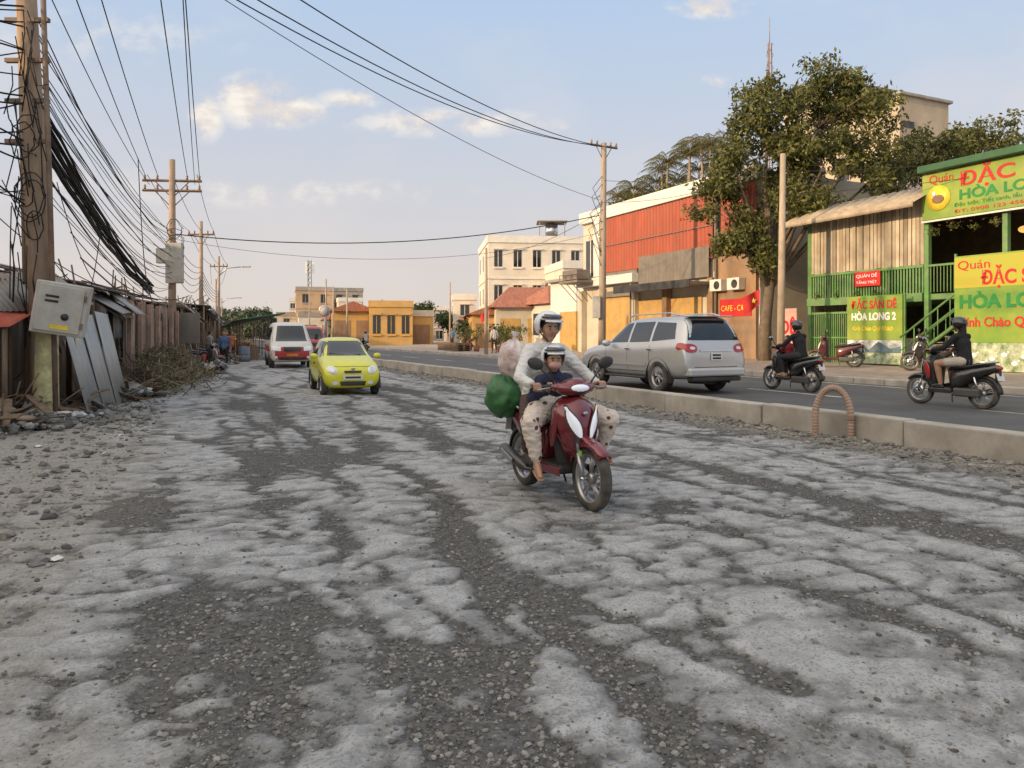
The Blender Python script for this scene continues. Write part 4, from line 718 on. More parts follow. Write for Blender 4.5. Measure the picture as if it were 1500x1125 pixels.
g.p('sign_emblem',tyel).lathe((-.44,-1.35,6.15),[(.001,-.01),(.42,-.01),(.42,.01),(.001,.01)],axis='x',n=24); g.p('sign_goat',M('goat_brown',(.2,.13,.08),.8)).ell((-.46,-1.35,6.1),(.02,.22,.15),12); g.p('sign_goat_head',white).ell((-.46,-1.2,6.3),(.02,.08,.09),8)
text(g,'Quán',(-.43,-1.0,6.66),.40,tred,.85); text(g,'ĐẶC SẢN DÊ',(-.43,-2.05,6.42),.62,tred,5.0,bold=.012); text(g,'HÒA LONG',(-.43,-2.05,5.98),.44,tgr,3.0,bold=.012); text(g,'Đặc biệt: Tiết canh, lẩu dê, dê nướng',(-.43,-1.9,5.76),.16,tgr,3.4); text(g,'ĐT: 0908 123 456',(-.43,-1.9,5.55),.15,tred,2.2)
s1=g.p('stair_stringers',grn); tr_=g.p('stair_treads',gr_)
for i in range(13):
    y=-.75-i*.27; z_=.55+i*.19; tr_.box(-1.3,-.35,y-.28,y,z_-.03,z_)
for xx in (-1.33,-.33):
    s1.tube([(xx,-.6,.45),(xx,-4.1,2.95)],.07,4); s1.tube([(xx,-.6,1.45),(xx,-4.1,3.95)],.035,6); s1.tube([(xx,-.6,1.0),(xx,-4.1,3.5)],.02,6)
    for i in range(9): y=-.7-i*.42; z_=.5+(-.6-y)*.714; s1.tube([(xx,y,z_),(xx,y,z_+1.0)],.018,5)
g.p('lantern',M('lit_lantern',(.9,.5,.12),.5,emit=1.0)).ell((1.5,-3.0,5.0),(.2,.2,.12)); g.p('lantern_b',M('lit_lantern_b',(.8,.45,.1),.5,emit=.8)).ell((2.5,-4.2,5.0),(.2,.2,.12))
for y in (-1.6,-3,-4.5): g.p('tables',wood,bevel=.01).box(1.0,2.0,y-.4,y+.4,3.65,3.7)
g.p('wall_poster',M('poster',(.3,.32,.3),.6,var=.6,scale=2)).box(3.93,3.99,-5.5,-3.4,3.6,5.2)
for k in range(6): g.p('ceiling_beams',wood).box(.3,4,-.9-k*.8,-.8-k*.8,5.9,6.05)
g.p('small_sign',tred,bevel=.01).box(-.33,-.27,1.0,2.1,3.35,3.9); text(g,'QUÁN DÊ',(-.34,2.02,3.68),.17,twh,.9); text(g,'TẦNG TRỆT',(-.34,2.02,3.45),.13,twh,.9)
for k in range(5): g.p('cold_boxes',random.choice([white]),bevel=.03).box(1.0,1.6,-.2+k*.9,.4+k*.9,.45,1.2+.15*(k%2))
g.done(); leafmass('hanging_plants',[((-.3,-1.1-.7*k,5.15+U(-.1,.1)),U(.12,.2)) for k in range(4)]+[((-.25,3.9-.9*k,3.1),.15) for k in range(4)],300,.09,leafm,g.e)
pic=M('sign_picture',(.35,.45,.5),.5,var=.7,scale=2.2,col2=(.75,.8,.8)); pic2=M('sign_meadow',(.12,.28,.05),.5,var=.5,scale=4,col2=(.6,.65,.5))
g=G('restaurant_banner_sign',W(23.2,17.85,0),RA); g.p('board',sgreen,bevel=.01).box(-.04,.04,-.15,2.15,1.35,2.95); g.p('picture_sky',pic).box(-.04,.04,-.15,2.15,.9,1.348); g.p('picture_field',pic2).box(-.04,.04,-.15,2.15,.5,.898); g.p('frame_posts',grn).box(.04,.1,-.2,-.14,.3,3.0); g.p('frame_posts',grn).box(.04,.1,2.14,2.2,.3,3.0)
mt=g.p('picture_mountains',M('pic_mountain',(.10,.16,.2),.6,var=.5,scale=3)); mt.add([(-.045,2.1,.9),(-.045,1.6,1.22),(-.045,1.2,1.0),(-.045,.8,1.3),(-.045,.3,1.05),(-.045,-.1,1.15),(-.045,-.1,.9)],[(0,1,2,3,4,5,6)])
text(g,'ĐẶC SẢN DÊ',(-.045,1.95,2.5),.40,tred,1.9,bold=.012); text(g,'HÒA LONG 2',(-.045,1.95,2.08),.36,twh,1.85,bold=.014); text(g,'Kính Chào Quý Khách',(-.045,1.9,1.7),.22,tyel,1.7,bold=.004); g.done()
g=G('restaurant_banner_sign',W(22.6,14.9,0),RA); g.p('board',sgreen,bevel=.01).box(-.04,.04,-3.4,.5,1.3,4.0); g.p('board_top',syel).box(-.046,-.041,-3.4,.5,3.0,3.95); g.p('picture_field',pic2).box(-.04,.04,-3.4,.5,.45,1.298); g.p('frame_posts',grn).box(.04,.1,.5,.56,.3,4.1)
gt=g.p('picture_goats',twh)
for k in range(9): y=.2-k*.3+U(-.05,.05); z_=.75+U(-.1,.25); gt.ell((-.05,y,z_),(.012,.11,.07),8); gt.ell((-.05,y-.12,z_+.08),(.012,.04,.04),6)
text(g,'Quán',(-.05,.4,3.58),.38,tred,1.0); text(g,'ĐẶC SẢN DÊ',(-.05,-.35,3.08),.58,tred,2.9,bold=.015); text(g,'HÒA LONG 2',(-.05,.35,2.38),.56,tgr,3.5,bold=.02); text(g,'Kính Chào Quý Khách',(-.05,.35,1.80),.40,tred,3.3,bold=.008); g.done()
g=G('small_signboard',W(22.8,22.6,.4),RA); g.p('board',M('sign_pale_pink',(.6,.35,.3),.5),bevel=.01).box(-.03,.03,-.5,.4,.7,2.2); text(g,'DÊ',(-.035,.36,1.2),.75,tred,.8,bold=.02); g.p('legs',grn).box(.035,.07,.3,.35,0,2.2); g.p('legs',grn).box(.035,.07,-.45,-.4,0,2.2); g.done()
def flag(name,loc,h,sc_=1):
    g=G(name,loc); g.p('pole',alloy).tube([(0,0,0),(.1,0,h)],.02,6); m=g.p('cloth',M('flag_red',(.5,.02,.02),.7)); n=10; r0=[];r1=[]
    for i in range(n+1): t=i/n; y=.10*math.sin(t*7); r0.append((.1-t*.75*sc_,y,h-.05-t*.35*sc_)); r1.append((.08-t*.6*sc_,y*.7,h-.65*sc_-t*.45*sc_))
    m.loft([r0,r1],True,False,False); st=[(r0[4][0]*.5+r1[4][0]*.5+.13*sc_*(1 if k%2==0 else .42)*math.sin(k*math.pi/5),r0[4][1]-.05,(r0[4][2]+r1[4][2])/2+.13*sc_*(1 if k%2==0 else .42)*math.cos(k*math.pi/5)) for k in range(10)]
    g.p('star',tyel).add(st,[tuple(range(10))]); g.done()
flag('flag',(9.75,29.5,.5),2.9,1.0); flag('flag',W(20,47,.4),2.8,.8)
# ---------------------------------------------------------------- mid-distance buildings
def block(name,loc,rz,w_,d,h,mat,fl,cols,roofm=white,door=None,tile=None,wm=glass,ww=.5):
    g=G(name,loc,rz); g.p('walls',mat).box(-w_/2,w_/2,0,d,-.2,h); fh=h/fl
    for k in range(fl):
        if k: g.p('bands',roofm).box(-w_/2-.08,w_/2+.08,-.10,d+.05,k*fh-.1,k*fh+.08)
        for i in range(cols):
            x=-w_/2+(i+.5)*w_/cols
            if k==0 and door: g.p('doors',door).box(x-w_/cols*.36,x+w_/cols*.36,-.04,.02,0,fh*.72); continue
            g.p('windows',wm).box(x-ww,x+ww,-.03,.02,k*fh+fh*.32,k*fh+fh*.78); g.p('sills',roofm).box(x-ww-.1,x+ww+.1,-.16,-.031,k*fh+fh*.26,k*fh+fh*.31); g.p('mullions',roofm).box(x-.03,x+.03,-.05,-.031,k*fh+fh*.32,k*fh+fh*.78); g.p('hoods',roofm).box(x-ww-.1,x+ww+.1,-.25,-.031,k*fh+fh*.80,k*fh+fh*.84)
        m=max(1,int(d/4))
        for i in range(m):
            y=(i+.5)*d/m
            for s_ in (1,-1): g.p('windows',wm).box(s_*w_/2-.03,s_*w_/2+.03,y-.5,y+.5,k*fh+fh*.32,k*fh+fh*.78)
    if tile:
        m=g.p('tiled_roof',tile); e=.5; rh=w_*.22 if w_<d else d*.28
        if w_<d: m.add([(-w_/2-e,-e,h-.1),(w_/2+e,-e,h-.1),(w_/2+e,d+e,h-.1),(-w_/2-e,d+e,h-.1),(0,-e,h+rh),(0,d+e,h+rh)],[(0,1,4),(1,2,5,4),(2,3,5),(3,0,4,5)])
        else: m.add([(-w_/2-e,-e,h-.1),(w_/2+e,-e,h-.1),(w_/2+e,d+e,h-.1),(-w_/2-e,d+e,h-.1),(-w_/2+w_*.2,d/2,h+rh),(w_/2-w_*.2,d/2,h+rh)],[(0,1,5,4),(1,2,5),(2,3,4,5),(3,0,4)])
    else:
        p_=g.p('parapet',roofm); p_.box(-w_/2-.1,w_/2+.1,-.12,.15,h,h+.7); p_.box(-w_/2-.1,-w_/2+.15,.15,d,h,h+.7); p_.box(w_/2-.15,w_/2+.1,.15,d,h,h+.7); g.p('roof_slab',conc).box(-w_/2+.15,w_/2-.15,.15,d-.1,h,h+.1)
    g.done(); return g
whp=M('white_plaster',(.66,.62,.54),.85,var=.12,scale=.4,dust=.3,dcol=(.42,.36,.28)); yp=M('yellow_plaster',(.58,.36,.12),.85,var=.15,scale=.4,dust=.3); tile=M('terracotta_tiles',(.33,.13,.08),.8,var=.3,scale=1.5,stretch=(6,1,1)); gp=M('grey_plaster',(.36,.32,.28),.85,var=.2,scale=.3); op=M('ochre_plaster',(.48,.34,.21),.85,var=.2,scale=.3)
block('white_apartment_building',(2.4,72,.2),.12,9.4,12,10.2,whp,3,5,white,ww=.38)
g=G('rooftop_water_tank',(4.0,74,10.4),0); g.p('stand',conc,bevel=.02).box(-1.3,1.3,0,2.4,0,.9); g.p('tank',chrome).lathe((0,1.2,1.6),[(.001,-.7),(.6,-.7),(.65,0),(.6,.7),(.001,.75)],axis='z',n=18); g.p('roof',conc).box(-1.5,1.5,-.2,2.6,2.4,2.5); g.p('posts',conc).box(-1.3,-1.2,0,.1,.9,2.4); g.p('posts',conc).box(1.2,1.3,0,.1,.9,2.4); g.done()
block('white_apartment_building',(6.5,66,.2),.2,4,8,7.2,whp,2,2,white,ww=.38)
block('tiled_roof_house',(2.0,58,.35),.1,6.5,6,3.4,cream,1,3,white,shut,tile); block('tiled_roof_house',(-1.3,60,.35),.1,3.8,8,2.9,yp,1,2,white,brn,tile); block('tiled_roof_house',(5.2,56,.35),RA,5,5,3.6,whp,1,2,white,shut,tile)
block('yellow_house',(-17.5,82,.3),.25,4.6,7,3.9,yp,1,2,whp,brn,tile); block('yellow_house',(-13.0,80,.3),.2,4.6,6,4.2,yp,1,3,yp,None,None,ww=.4); block('yellow_house',(-10.2,84,.3),.2,2.6,6,3.3,yp,1,1,whp,brn)
block('cream_house',(-5.4,85,.3),.1,2.6,6,5.2,whp,2,1,white); block('low_house',(-3.2,78,.3),.1,4.2,6,2.8,gp,1,2,conc,gr_,tile)
block('ochre_building',(-34.5,130,0),.3,6.2,10,9.2,op,3,2,gp); block('grey_building',(-33,142,0),.3,9,10,9.8,gp,3,3,conc); block('white_hotel_building',(-45,158,0),.25,4.4,10,8.6,whp,4,3,white); block('white_house',(-27.8,128,0),.3,4,9,7.2,whp,2,2,white); block('low_house',(-24,108,0),.3,6,6,3.8,gp,1,2,conc,gr_,tile); block('low_house',(-29,112,0),.3,6,6,4.2,whp,1,2,conc,brn); block('low_house',(-40,138,0),.3,7,6,5,cream,2,2,conc)
block('low_house',(-20,125,0),.3,7,6,4.6,op,1,2,conc,brn); block('white_house',(-13,120,0),.2,5,8,5.5,gp,2,2,white); block('low_house',(-7,110,0),.1,6,7,3.6,cream,1,2,conc,brn,tile)
g=G('telecom_tower',(-39.5,145,0)); m=g.p('mast',M('mast_grey',(.3,.3,.3),.6,.5))
for a in range(3):
    c,s_=math.cos(a*2.094),math.sin(a*2.094); c2,s2=math.cos((a+1)*2.094),math.sin((a+1)*2.094); m.tube([(c*.6,s_*.6,0),(c*.35,s_*.35,16)],.08,4)
    for k in range(16): m.tube([(c*.5,s_*.5,k),(c2*.5,s2*.5,k+1)],.04,3)
    g.p('panels',white).box(c*.8-.15,c*.8+.15,s_*.8-.1,s_*.8+.1,13.5,15.6)
g.done()
cl=[]
for _ in range(230):
    u=U(320,650); D_=U(170,230); x=(u-750)/1090*D_; h=U(1.5,7)*(1 if u<400 else .62); cl.append(((x,D_,h),U(1.2,2.4)))
leafmass('distant_trees',cl,34,.75,M('distant_foliage',(.10,.125,.075),.8,var=.3,island=.35))
cl=[((x,D_,z_),r_) for x,D_,z_,r_ in [(-11.6,92,4.4,1.2),(-10.6,92,4.8,1.1),(-12.6,92,4.0,1),(-7.5,88,3.2,1.2),(-6.8,88,2.5,1.1),(-16,90,4.6,1.0),(-8.6,95,3.7,1.2),(-21,98,3.5,1.4),(-23,99,3.2,1.4),(-2.5,88,3.6,1.3),(-4,66,2.2,1.0),(-3,64,1.8,.9),(-.8,55,1.6,.8)]]; leafmass('distant_shrubs',cl,110,.35,leaf2)
potm=M('clay_pot',(.25,.11,.07),.8)
for k,(n_,s_) in enumerate(((19.5,41),(19.8,43),(20.3,45.5),(19.6,48),(20,51))):
    g=G('potted_plant',W(n_,s_,.38)); g.p('pot',potm).lathe((0,0,0),[(.001,0),(.18,0),(.26,.4),(.23,.4),(.15,.3)],axis='z',n=16); g.p('stem',bark).tube([(0,0,.2),(.05,0,1.3)],.03,5); g.done(); leafmass('leaves',[((0,0,1.2),.5),((.2,.1,1.5),.4),((-.2,0,.9),.35)],120,.15,leafm,g.e)
for k in range(3):
    g=G('wooden_pallet',W(19.2+.3*k,50+k*2.2,.36),RA+.1*k)
    for j in range(4):
        for i in range(6): g.p('slats',wood).box(-.6,.6,-.55+i*.2,-.42+i*.2,j*.15+.11,j*.15+.13)
        for x in (-.55,0,.5): g.p('blocks',wood).box(x,x+.08,-.55,.58,j*.15,j*.15+.109)
    g.done()
goods=M('fruit_orange',(.5,.25,.05),.6)
def stall(name,loc,rz,col,w_=3,h=2.4):
    g=G(name,loc,rz); 
    for x in (-w_/2,w_/2):
        for y in (0,2): g.p('posts',rust).tube([(x,y,0),(x,y,h)],.035,5)
    g.p('canopy',col,solid=.02).corr((-w_/2-.3,-.5,h-.15),(w_+.6,0,0),(0,3,.5),.3,.03); g.p('counter',wood,bevel=.01).box(-w_/2+.1,w_/2-.1,.2,1,.0,.85)
    for k in range(8): g.p('goods',goods).ell((-w_/2+.3+k*w_/9,.6,.95),(.12,.12,.12),8)
    g.done()
gc=M('green_canopy',(.04,.22,.14),.6,var=.2); rc=M('red_canopy',(.35,.06,.04),.6,var=.2)
for (x,y,c) in ((-16.8,46,gc),(-19.2,52,rc),(-21.7,58,gc),(-24.6,65,tin),(-27.3,72,gc),(-31,80,rc),(-35,90,gc),(-39,100,tin)): stall('market_stall',(x,y,0),-1.2,c,4.5,2.5)
g=G('plastic_barrel',(-15.1,42,0)); g.p('drum',M('dull_blue_plastic',(.08,.12,.18),.5,dust=.5)).lathe((0,0,0),[(.001,0),(.28,0),(.30,.3),(.29,.31),(.30,.6),(.29,.61),(.28,.88),(.001,.9)],axis='z',n=18); g.p('bands',black).lathe((0,0,.45),[(.305,-.01),(.31,0),(.305,.01)],axis='z',n=18); g.done()
# ---------------------------------------------------------------- left side
def shack(name,p0,p1,h,dep,wall,roof,over=.8,pitch=.16,rise=.4):
    p0=Vector(p0+(0,));p1=Vector(p1+(0,)); d=p1-p0; Ln=d.length; g=G(name,p0,math.atan2(d.y,d.x))
    k=max(1,int(Ln/1.2))
    for i in range(k):
        x0=i*Ln/k; m_=random.choice([wall,tin,plank]); g.p('wall_sheets_'+m_.name,m_).corr((x0,U(-.03,.03),.02+U(0,.05)),(Ln/k*.99,U(-.03,.03),0),(U(-.03,.03),U(-.04,.04),h-.05-U(0,.25)),pitch,.02)
    g.p('end_wall',wall).corr((0,dep,.02),(0,-dep,0),(0,0,h-.1),pitch,.02); g.p('back_wall',wall).box(0,Ln,dep,dep+.05,0,h)
    for i in range(3): 
        x0=i*Ln/3; g.p('roof_sheets',roof,solid=.006).corr((x0-.1,-over+U(-.1,.1),h-.12+U(-.05,.05)),(Ln/3+.2,0,U(-.06,.06)),(0,dep+over,rise),.14,.02)
    for i in range(int(Ln/1.3)+1):
        x0=U(0,Ln-1); g.p('awning_sheets',tin,solid=.006).corr((x0,-over-U(.1,.5),h-U(.45,.8)),(U(.9,1.6),U(-.1,.1),U(-.12,.12)),(U(-.1,.1),U(.6,.9),U(.45,.75)),.12,.018)
        if U(0,1)<.7: q=random.choice([tarpb,tarpg]); g.p('hanging_'+q.name,q,solid=.004).corr((x0+U(0,.5),-over*U(.2,1),h-U(1.0,1.5)),(U(.5,1.2),0,0),(0,U(-.1,.1),U(.6,1.0)),.3,.04)
    for i in range(k+1): g.p('posts',wood).tube([(i*Ln/k,-over*.8,0),(i*Ln/k+U(-.05,.05),-over*.8,h-.1)],.045,6)
    for i in range(int(Ln*1.5)): x0=U(0,Ln); g.p('sticks',wood).tube([(x0,U(-over,.1),U(0,h)),(x0+U(-.5,.5),U(-over,.4),h+U(.1,.8))],.02,5)
    for i in range(5): g.p('roof_weights',rust).tube([(U(0,Ln),U(-over,0),h+.02),(U(0,Ln),U(0,dep),h+.35)],.03,5)
    for i in range(int(Ln*1.2)): g.p('leaning_boards',plank).cbox((U(0,Ln),-over*U(.5,1.1),U(.5,1.0)),(U(.15,.6),.03,U(.9,1.9)),(U(-.3,-.1),U(-.15,.15),0))
    g.done(); return g
tin2=M('rusty_tin',(.29,.22,.18),.7,.15,var=.45,scale=1.6,stretch=(1,1,.3),dust=.6,dcol=(.17,.09,.05)); plank=M('grey_planks',(.33,.25,.20),.85,var=.4,scale=3,stretch=(5,5,.3),dust=.4,island=.4); tarpb=M('grey_tarp',(.24,.25,.26),.7,var=.3); tarpg=M('brown_sacking',(.28,.21,.15),.85,var=.3)
shack('corrugated_shack',(-10.1,10.6),(-9.6,15.0),2.6,3,tin2,tin,.9); shack('corrugated_shack',(-9.9,15.6),(-10.9,20),2.7,3,plank,tin,.7,rise=.9)
shack('corrugated_shack',(-11.9,21.4),(-13.4,28.5),2.8,4,tin2,tin2,.2,rise=.8); shack('corrugated_shack',(-14.2,30),(-17,38),2.8,4,plank,tin,1.0); shack('corrugated_shack',(-17.6,40),(-24,57),3.2,5,tin,tin2,1.2); shack('corrugated_shack',(-25,60),(-37,92),3.4,5,tin2,tin,1.2); shack('corrugated_shack',(-38,95),(-60,150),4,6,plank,tin2,1)
g=G('picket_wall',(-10.0,19.2,0),math.atan2(9.3,-2.9)); brickp=M('brick_piers',(.36,.23,.17),.9,var=.3,scale=4,dust=.4)
x=0
while x<9.6: 
    w_=U(.10,.22); hh=U(1.9,2.6); g.p('planks',plank).box(x,x+w_,U(-.03,.02),U(.03,.05),0,hh); x+=w_+U(.01,.09)
for k in range(7): g.p('piers',brickp,bevel=.01).box(k*1.55,k*1.55+.22,-.16,-.05,0,2.45)
g.p('rail',wood).box(0,9.6,.06,.12,1.8,1.9); g.p('rail',wood).box(0,9.6,.06,.12,.6,.7); g.done()
g=G('leaning_metal_sheets',(-7.70,13.5,0),math.atan2(3.9,-1.35)); m=g.p('sheets',M('grey_sheet',(.36,.37,.37),.6,.15,var=.2,scale=1.2,dust=.5,dcol=(.30,.28,.25)),solid=.006)
for (x,w_,h,l) in ((-.1,1.45,2.0,.5),(1.3,1.35,1.95,.46),(2.6,1.5,2.05,.44)): m.corr((x,-.05-x*.01,0),(w_,0,U(-.03,.03)),(U(-.05,.05),l,h),.34,.008)
g.p('paper',M('old_poster',(.5,.48,.32),.8,var=.4,scale=6)).add([(.5,.27,1.3),(.85,.27,1.3),(.85,.35,1.65),(.5,.35,1.65)],[(0,1,2,3)]); g.done()
g=G('red_tarpaulin',(-9.0,12.4,2.2),.2); g.p('sheet',M('red_tarp',(.42,.08,.04),.7,var=.3,dust=.3),solid=.01).corr((-1.4,-.6,.35),(2.2,0,-.9),(0,1.5,.4),.5,.05); g.p('props',wood).tube([(-1.1,-.5,.3),(-1.1,-.5,-2.2)],.04,6); g.p('props',wood).tube([(.7,-.5,-.5),(.7,-.5,-2.2)],.04,6); g.done()
g=G('noticeboard',(-13.2,29.0,0),.1); g.p('board',gr_,bevel=.01).box(-.1,1.0,-.03,.03,1.2,2.4); g.p('legs',rust).tube([(0,.05,0),(0,.05,2.4)],.03,5); g.p('legs',rust).tube([(.9,.05,0),(.9,.05,2.4)],.03,5); g.done()
def junk(name,loc,n,sx,sy,hh):
    g=G(name,loc)
    for _ in range(n): g.p('boards',wood).cbox((U(-sx,sx),U(-sy,sy),U(.02,hh)),(U(.3,1.2),U(.05,.2),.02),(U(-.5,.5),U(-.5,.5),U(0,3)))
    for _ in range(n//2): g.p('scrap',tin).cbox((U(-sx,sx),U(-sy,sy),U(.02,hh)),(U(.2,.6),U(.2,.5),.01),(U(-.7,.7),U(-.7,.7),U(0,3)))
    for _ in range(n//3): q=random.choice([tarpb,tarpg,floral,whcl]); g.p('rags_'+q.name,q).ell((U(-sx,sx),U(-sy,sy),U(.02,hh*.6)),(U(.08,.22),U(.08,.18),U(.03,.09)),8,Matrix.Rotation(U(0,3),3,'Z'))
    for _ in range(n//2): c=Vector((U(-sx,sx),U(-sy,sy),U(.05,hh))); g.p('sticks',wood).tube([c,c+Vector((U(-.6,.6),U(-.6,.6),U(-.05,.7)))],.014,5)
    g.done()
junk('scrap_pile',(-8.7,12.6,0),90,1.0,1.5,.42); junk('scrap_pile',(-9.2,17.6,0),35,.6,1.0,.35); junk('rubbish_pile',(-12.2,28.3,0),40,.9,1.3,.5); junk('rubbish_pile',(-15.3,37.5,0),40,1,2,.6)
sack('plastic_rubbish_bag',None,(-7.65,13.1,.06),(.18,.15,.13),M('white_plastic',(.42,.44,.46),.4,var=.5,scale=9,bump=.02,bs=12),4,False)
g=G('old_tyre',(-7.4,12.0,.06)); g.p('tyre',rubber).lathe((0,0,0),[(.16,-.06),(.26,-.08),(.3,0),(.26,.08),(.16,.06),(.16,-.06)],axis='z',n=24); g.done()
for k,(x,y) in enumerate(((-3.1,5.05),(-5.2,9.5),(-6.3,9.9),(-5.9,11.2))):
    mb=MB(); h=hm(x,y)[3]; pts=[(U(-.01,.01)+.055*math.cos(a)*U(.6,1.1),U(-.01,.01)+.04*math.sin(a)*U(.6,1.1),U(.005,.03)) for a in [i*.785 for i in range(8)]]; mb.add([(0,0,.03)]+pts,[(0,i+1,(i+1)%8+1) for i in range(8)]); o=mkobj('litter_paper',mb,[white]); o.location=(x,y,h)
V=[]
for _ in range(8000):
    t=U(0,1); cx=-9.4-t*3.1; cy=18.5+t*9; r_=abs(random.gauss(0,.5)); a=U(0,6.28); q=Vector((cx+r_*math.cos(a)+.25,cy+r_*2*math.sin(a),U(0,max(.1,1.15-r_*.9)))); d=Vector((U(-1,1),U(-1,1),U(-.3,1.1))).normalized(); l=U(.12,.42); e=d.cross(Vector((U(-1,1),U(-1,1),U(-1,1)))).normalized()*U(.006,.02); V+=[q-e,q+e,q+d*l+e*.4,q+d*l-e*.4]
V=np.array([tuple(v) for v in V]); npmesh('dry_brush_pile',V,np.arange(len(V)).reshape(-1,4),[M('dry_brush',(.15,.13,.07),.85,var=.4,scale=3,island=.5,col2=(.26,.21,.13))])
cl=[((-10.6-t*.3+U(-.3,.3),19.5+t+U(-.5,.5),U(.2,1.1)),U(.25,.45)) for t in range(9) for _ in range(3)]; leafmass('weeds',cl,130,.11,leaf2)
# poles
polem=M('pole_concrete',(.38,.27,.19),.9,var=.3,scale=2,stretch=(3,3,.5),bump=.006,dust=.3); porc=M('porcelain',(.3,.2,.15),.3)
def pole(name,loc,h,r=.16,lean=(0,0),arms=(),mat=polem,armrot=0):
    g=G(name,loc); top=Vector((lean[0],lean[1],h)); g.p('shaft',mat).tube([(0,0,-.3),top*.5,top],[r,r*.85,r*.68],14)
    for (z_,w_) in arms:
        c=top*(z_/h); d=Vector((math.cos(armrot),math.sin(armrot),0)); m=g.p('crossarms',rust,bevel=.01); m.tube([c-d*w_/2,c+d*w_/2],.06,4,sm=False)
        m.tube([c-Vector((0,0,.7)),c+d*w_*.3],.025,4); m.tube([c-Vector((0,0,.7)),c-d*w_*.3],.025,4)
        for k in (-.46,-.25,.25,.46): g.p('insulators',porc).lathe(tuple(c+d*w_*k),[(.02,.05),(.06,.08),(.03,.13),(.06,.17),(.03,.22),(.001,.26)],axis='z',n=10)
    return g
g=pole('utility_pole',(-8.1,13,0),10.5,.21,(-.55,0)); 
g.p('poster_wrap',M('poster_wrap',(.5,.47,.25),.8,var=.4,scale=4,spots=(5,.25,(.35,.4,.45)))).lathe((-.02,0,.9),[(.222,-.75),(.212,.75)],axis='z',n=20,a0=3.4,a1=6.2)
m=g.p('cable_coils',cable)
for k in range(7):
    z_=U(2.8,6.8); r_=U(.22,.4); c=Vector((-.55*z_/10.5+U(-.1,.1),-.15,z_)); m.tube([c+Vector((r_*math.cos(a)*.7,U(-.04,.04)-.1,r_*math.sin(a)*1.1)) for a in [i*.4 for i in range(17)]],.011,5)
for k in range(26): x=U(-.22,.25); z_=U(2.4,7.6); m.tube([(x-.3,-.22,z_),(x+U(-.1,.1)-.25,-.25,z_-U(.3,.7)),(x+U(-.25,.25)-.2,-.22,z_-U(.6,1.8))],.010,5)
for z_ in (4.9,5.6,6.3,7.0): g.p('brackets',rust).cbox((-.3,-.1,z_),(.75,.08,.07))
g.p('pipe',rust).tube([(.2,-.1,0),(.1,-.12,4),(-.02,-.12,7.5)],.045,8)
g.done()
pole('utility_pole',(-8.75,13.6,0),9.8,.12,(-.25,0),mat=wood).done()
boxm=M('cabinet_paint',(.48,.47,.43),.6,var=.2,scale=2,dust=.5,dcol=(.28,.22,.16))
g=G('electrical_cabinet',(-7.75,12.72,1.55),rot=(.05,.16,.35)); g.p('case',boxm,bevel=.02).box(-.42,.38,-.16,.16,0,.88); g.p('door',boxm,bevel=.008).box(-.36,.32,-.185,-.161,.05,.83); g.p('label',tyel).box(-.12,.16,-.19,-.186,.10,.17); g.p('vents',black).box(-.25,-.05,-.19,-.186,.62,.66); g.p('vents',black).box(-.25,-.05,-.19,-.186,.54,.58); g.p('gauge',black).lathe((.08,-.19,.32),[(.001,-.01),(.06,-.01),(.06,.01)],axis='y',n=14); g.p('hinges',rust).box(.33,.36,-.20,-.16,.15,.25); g.p('hinges',rust).box(.33,.36,-.20,-.16,.62,.72); g.done()
g=pole('utility_pole',(-13.7,30,0),8.6,.17,(0,0),arms=((7.75,2.3),(7.35,2.3)),armrot=.1); g.p('meter_boxes',boxm,bevel=.02).box(-.1,.55,-.4,-.15,3.6,5.2); g.p('meter_boxes',boxm,bevel=.02).box(-.5,-.12,-.35,-.1,4.4,5.0)
for k in range(6): z_=U(4,6.2); g.p('cable_coils',cable).tube([(U(.1,.3)+.3*math.cos(a),-.2+U(-.03,.03),z_+.4*math.sin(a)) for a in [i*.4 for i in range(17)]],.014,5)
g.done()
pole('utility_pole',(-18.8,45,0),8.4,.14,arms=((7.6,1.6),)).done(); pole('utility_pole',(-26,66,0),8.5,.14,arms=((7.6,1.6),)).done(); pole('utility_pole',(-37,93,0),8.5,.14).done()
poleg=M('pole_grey',(.38,.31,.24),.9,var=.25,scale=2,stretch=(3,3,.5),bump=.004)
g=pole('utility_pole',(4.1,34,.3),10.0,.18,(.1,0),arms=((9.85,1.5),),mat=poleg,armrot=.5); g.p('meter_boxes',boxm,bevel=.02).box(-.45,-.1,-.35,-.12,2.0,3.0)
for k in range(7): z_=U(6,8.5); g.p('drop_cables',cable).tube([(0,-.15,z_),(-U(.3,.7),-.2,z_-U(.3,.8)),(-.05,-.15,z_-U(1,2.4))],.014,5)
g.done()
pole('utility_pole',(10.1,28,.35),8.0,.15,(.1,0),mat=poleg).done(); pole('utility_pole',(-1.6,46,.3),6.6,.12,mat=poleg).done()
g=pole('street_lamp',(-20.3,51.5,0),6.2,.09,mat=poleg); g.p('arm',alloy).tube([(0,0,5.6),(.6,0,6.15),(1.7,0,6.25)],.04,6); g.p('lamp_head',alloy,bevel=.02).cbox((1.9,0,6.25),(.6,.2,.1)); g.done()
g=pole('street_lamp',(-32,82,0),5.6,.09,mat=poleg); g.p('arm',alloy).tube([(0,0,5.0),(.6,0,5.5),(1.7,0,5.6)],.04,6); g.p('lamp_head',alloy,bevel=.02).cbox((1.9,0,5.6),(.6,.2,.1)); g.done()
for (x,y,h) in ((-15.5,62,6.0),(-18,75,6.2),(-24.5,90,7),(-13.3,60,5),(-5.5,66,6)): pole('utility_pole',(x,y,.2),h,.09,mat=poleg).done()
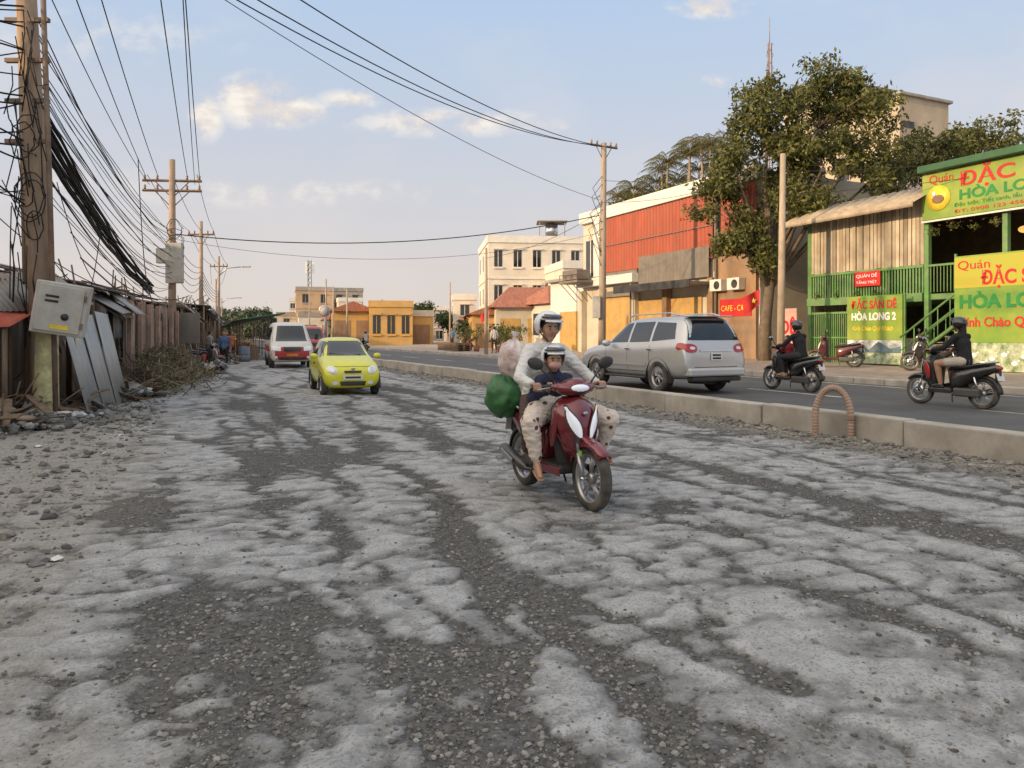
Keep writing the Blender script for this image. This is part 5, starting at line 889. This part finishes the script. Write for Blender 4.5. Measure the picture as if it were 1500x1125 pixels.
g=G('traffic_sign',(-14.6,58,.2)); g.p('post',alloy).tube([(0,0,0),(0,0,3.2)],.05,6); g.p('disc',M('sign_grey_back',(.35,.36,.38),.5)).lathe((0,-.06,3.2),[(.001,0),(.4,0),(.4,.03)],axis='y',n=20); g.p('rim',alloy).lathe((0,-.07,3.2),[(.4,0),(.46,0),(.46,.04)],axis='y',n=20); g.done()
# wires
def wire(m,a,b,sag,r=.011,n=26,j=0):
    a=Vector(a);b=Vector(b); m.tube([a.lerp(b,i/n)-Vector((0,0,4*sag*(i/n)*(1-i/n)))+Vector((0,0,j*math.sin(i*.9+a.z*5))) for i in range(n+1)],r,5,cap=False)
g=G('overhead_wires'); m=g.p('crossing_wires',cable); 
for (dx,b_) in ((0,(-9.4,9,9.7)),(.25,(-9.0,8.2,10.0)),(-.3,(-10.0,9.6,9.9))): wire(m,(4.2+dx*1.5,34+dx,10.15),b_,1.25,.016)
wire(m,(4.0,34,7.7),(-10.5,9,10.4),.9,.010); wire(m,(4.0,34,7.0),(-13.6,30,5.6),.75,.022); wire(m,(4.0,34,6.2),(-13.6,30,5.4),1.0,.008)
for k in (-.46,-.25,.25,.46): wire(m,(-13.7+2.3*k,30+.2*k,8.0),(-2.0+2.3*k,1.0,9.2+.1*k),.45,.013)
for k in (-.4,.4): wire(m,(-13.7+2.3*k,30,7.6),(-2.6+2.3*k*1.5,2.0,8.8),.7,.011); 
for k in (-.5,0,.5): wire(m,(-13.7+2*k,30,8.0),(-18.8+1.5*k,45,7.85),.3,.012); wire(m,(-18.8+1.5*k,45,7.85),(-26+1.5*k,66,7.8),.4,.014); wire(m,(-26+1.5*k,66,7.8),(-37+k,93,7.8),.5,.016)
for k in range(5): wire(m,(-13.7,30,5.6-.3*k),(-18.8,45,5.6-.25*k),.4+.1*k,.014); wire(m,(-18.8,45,5.6-.25*k),(-26,66,5.4-.2*k),.5,.016)
wire(m,(10.1,28,8.0),(4.1,34,8.6),.3,.010); wire(m,(10.1,28,7.7),(22,22,8.2),.5,.012); wire(m,(10.1,28,7.9),(4.1,34,7.6),.4,.010); wire(m,(10.1,28,6.8),(24,17,7.4),.4,.010); wire(m,(4.1,34,7.2),(-1.6,46,6.3),.4,.012)
m=g.p('messy_cables',cable)
for k in range(28):
    z0=U(4.3,7.6); z1=2.9+(z0-4.3)*.85+U(-.5,.5); wire(m,(-8.1-.05*z0+U(-.15,.15),12.9+U(-.1,.1),z0),(-13.7+U(-.1,.1),29.9,z1),U(.1,1.0),U(.006,.012),j=U(0,.03))
for k in range(22): 
    z0=U(5.1,6.0); wire(m,(-8.35+U(-.1,.1),12.9,z0),(-12.6+U(-.1,.1),26,3.1+U(-.15,.2)),.25+U(.0,.2),U(.014,.026),j=U(0,.04))
for k in range(22): wire(m,(-8.1-.05*6,12.95,U(3.6,7.6)),(-10.5+U(-.6,.6),U(5,8),U(4.3,8.0)),U(.1,.9),U(.009,.018),j=U(0,.03))
for k in range(8): z0=U(3.5,5.5); x=-8.3-U(0,1.5); wire(m,(x,13+U(0,4),z0),(x+U(-.6,.9),14+U(0,5),U(2.3,3.5)),U(.2,.8),.010)
g.done()
# ---------------------------------------------------------------- unseen shop-houses added on the near/left side to shade the street
for k,s0 in enumerate(range(-50,84,9)):
    p=W(-14.2,s0,0); block('offscreen_shade_house',p,RA+math.pi/2,8.9,9,(8.6,8.0,8.9,8.3)[k%4],(whp,yp,gp,cream)[k%4],2,3,white,shut)
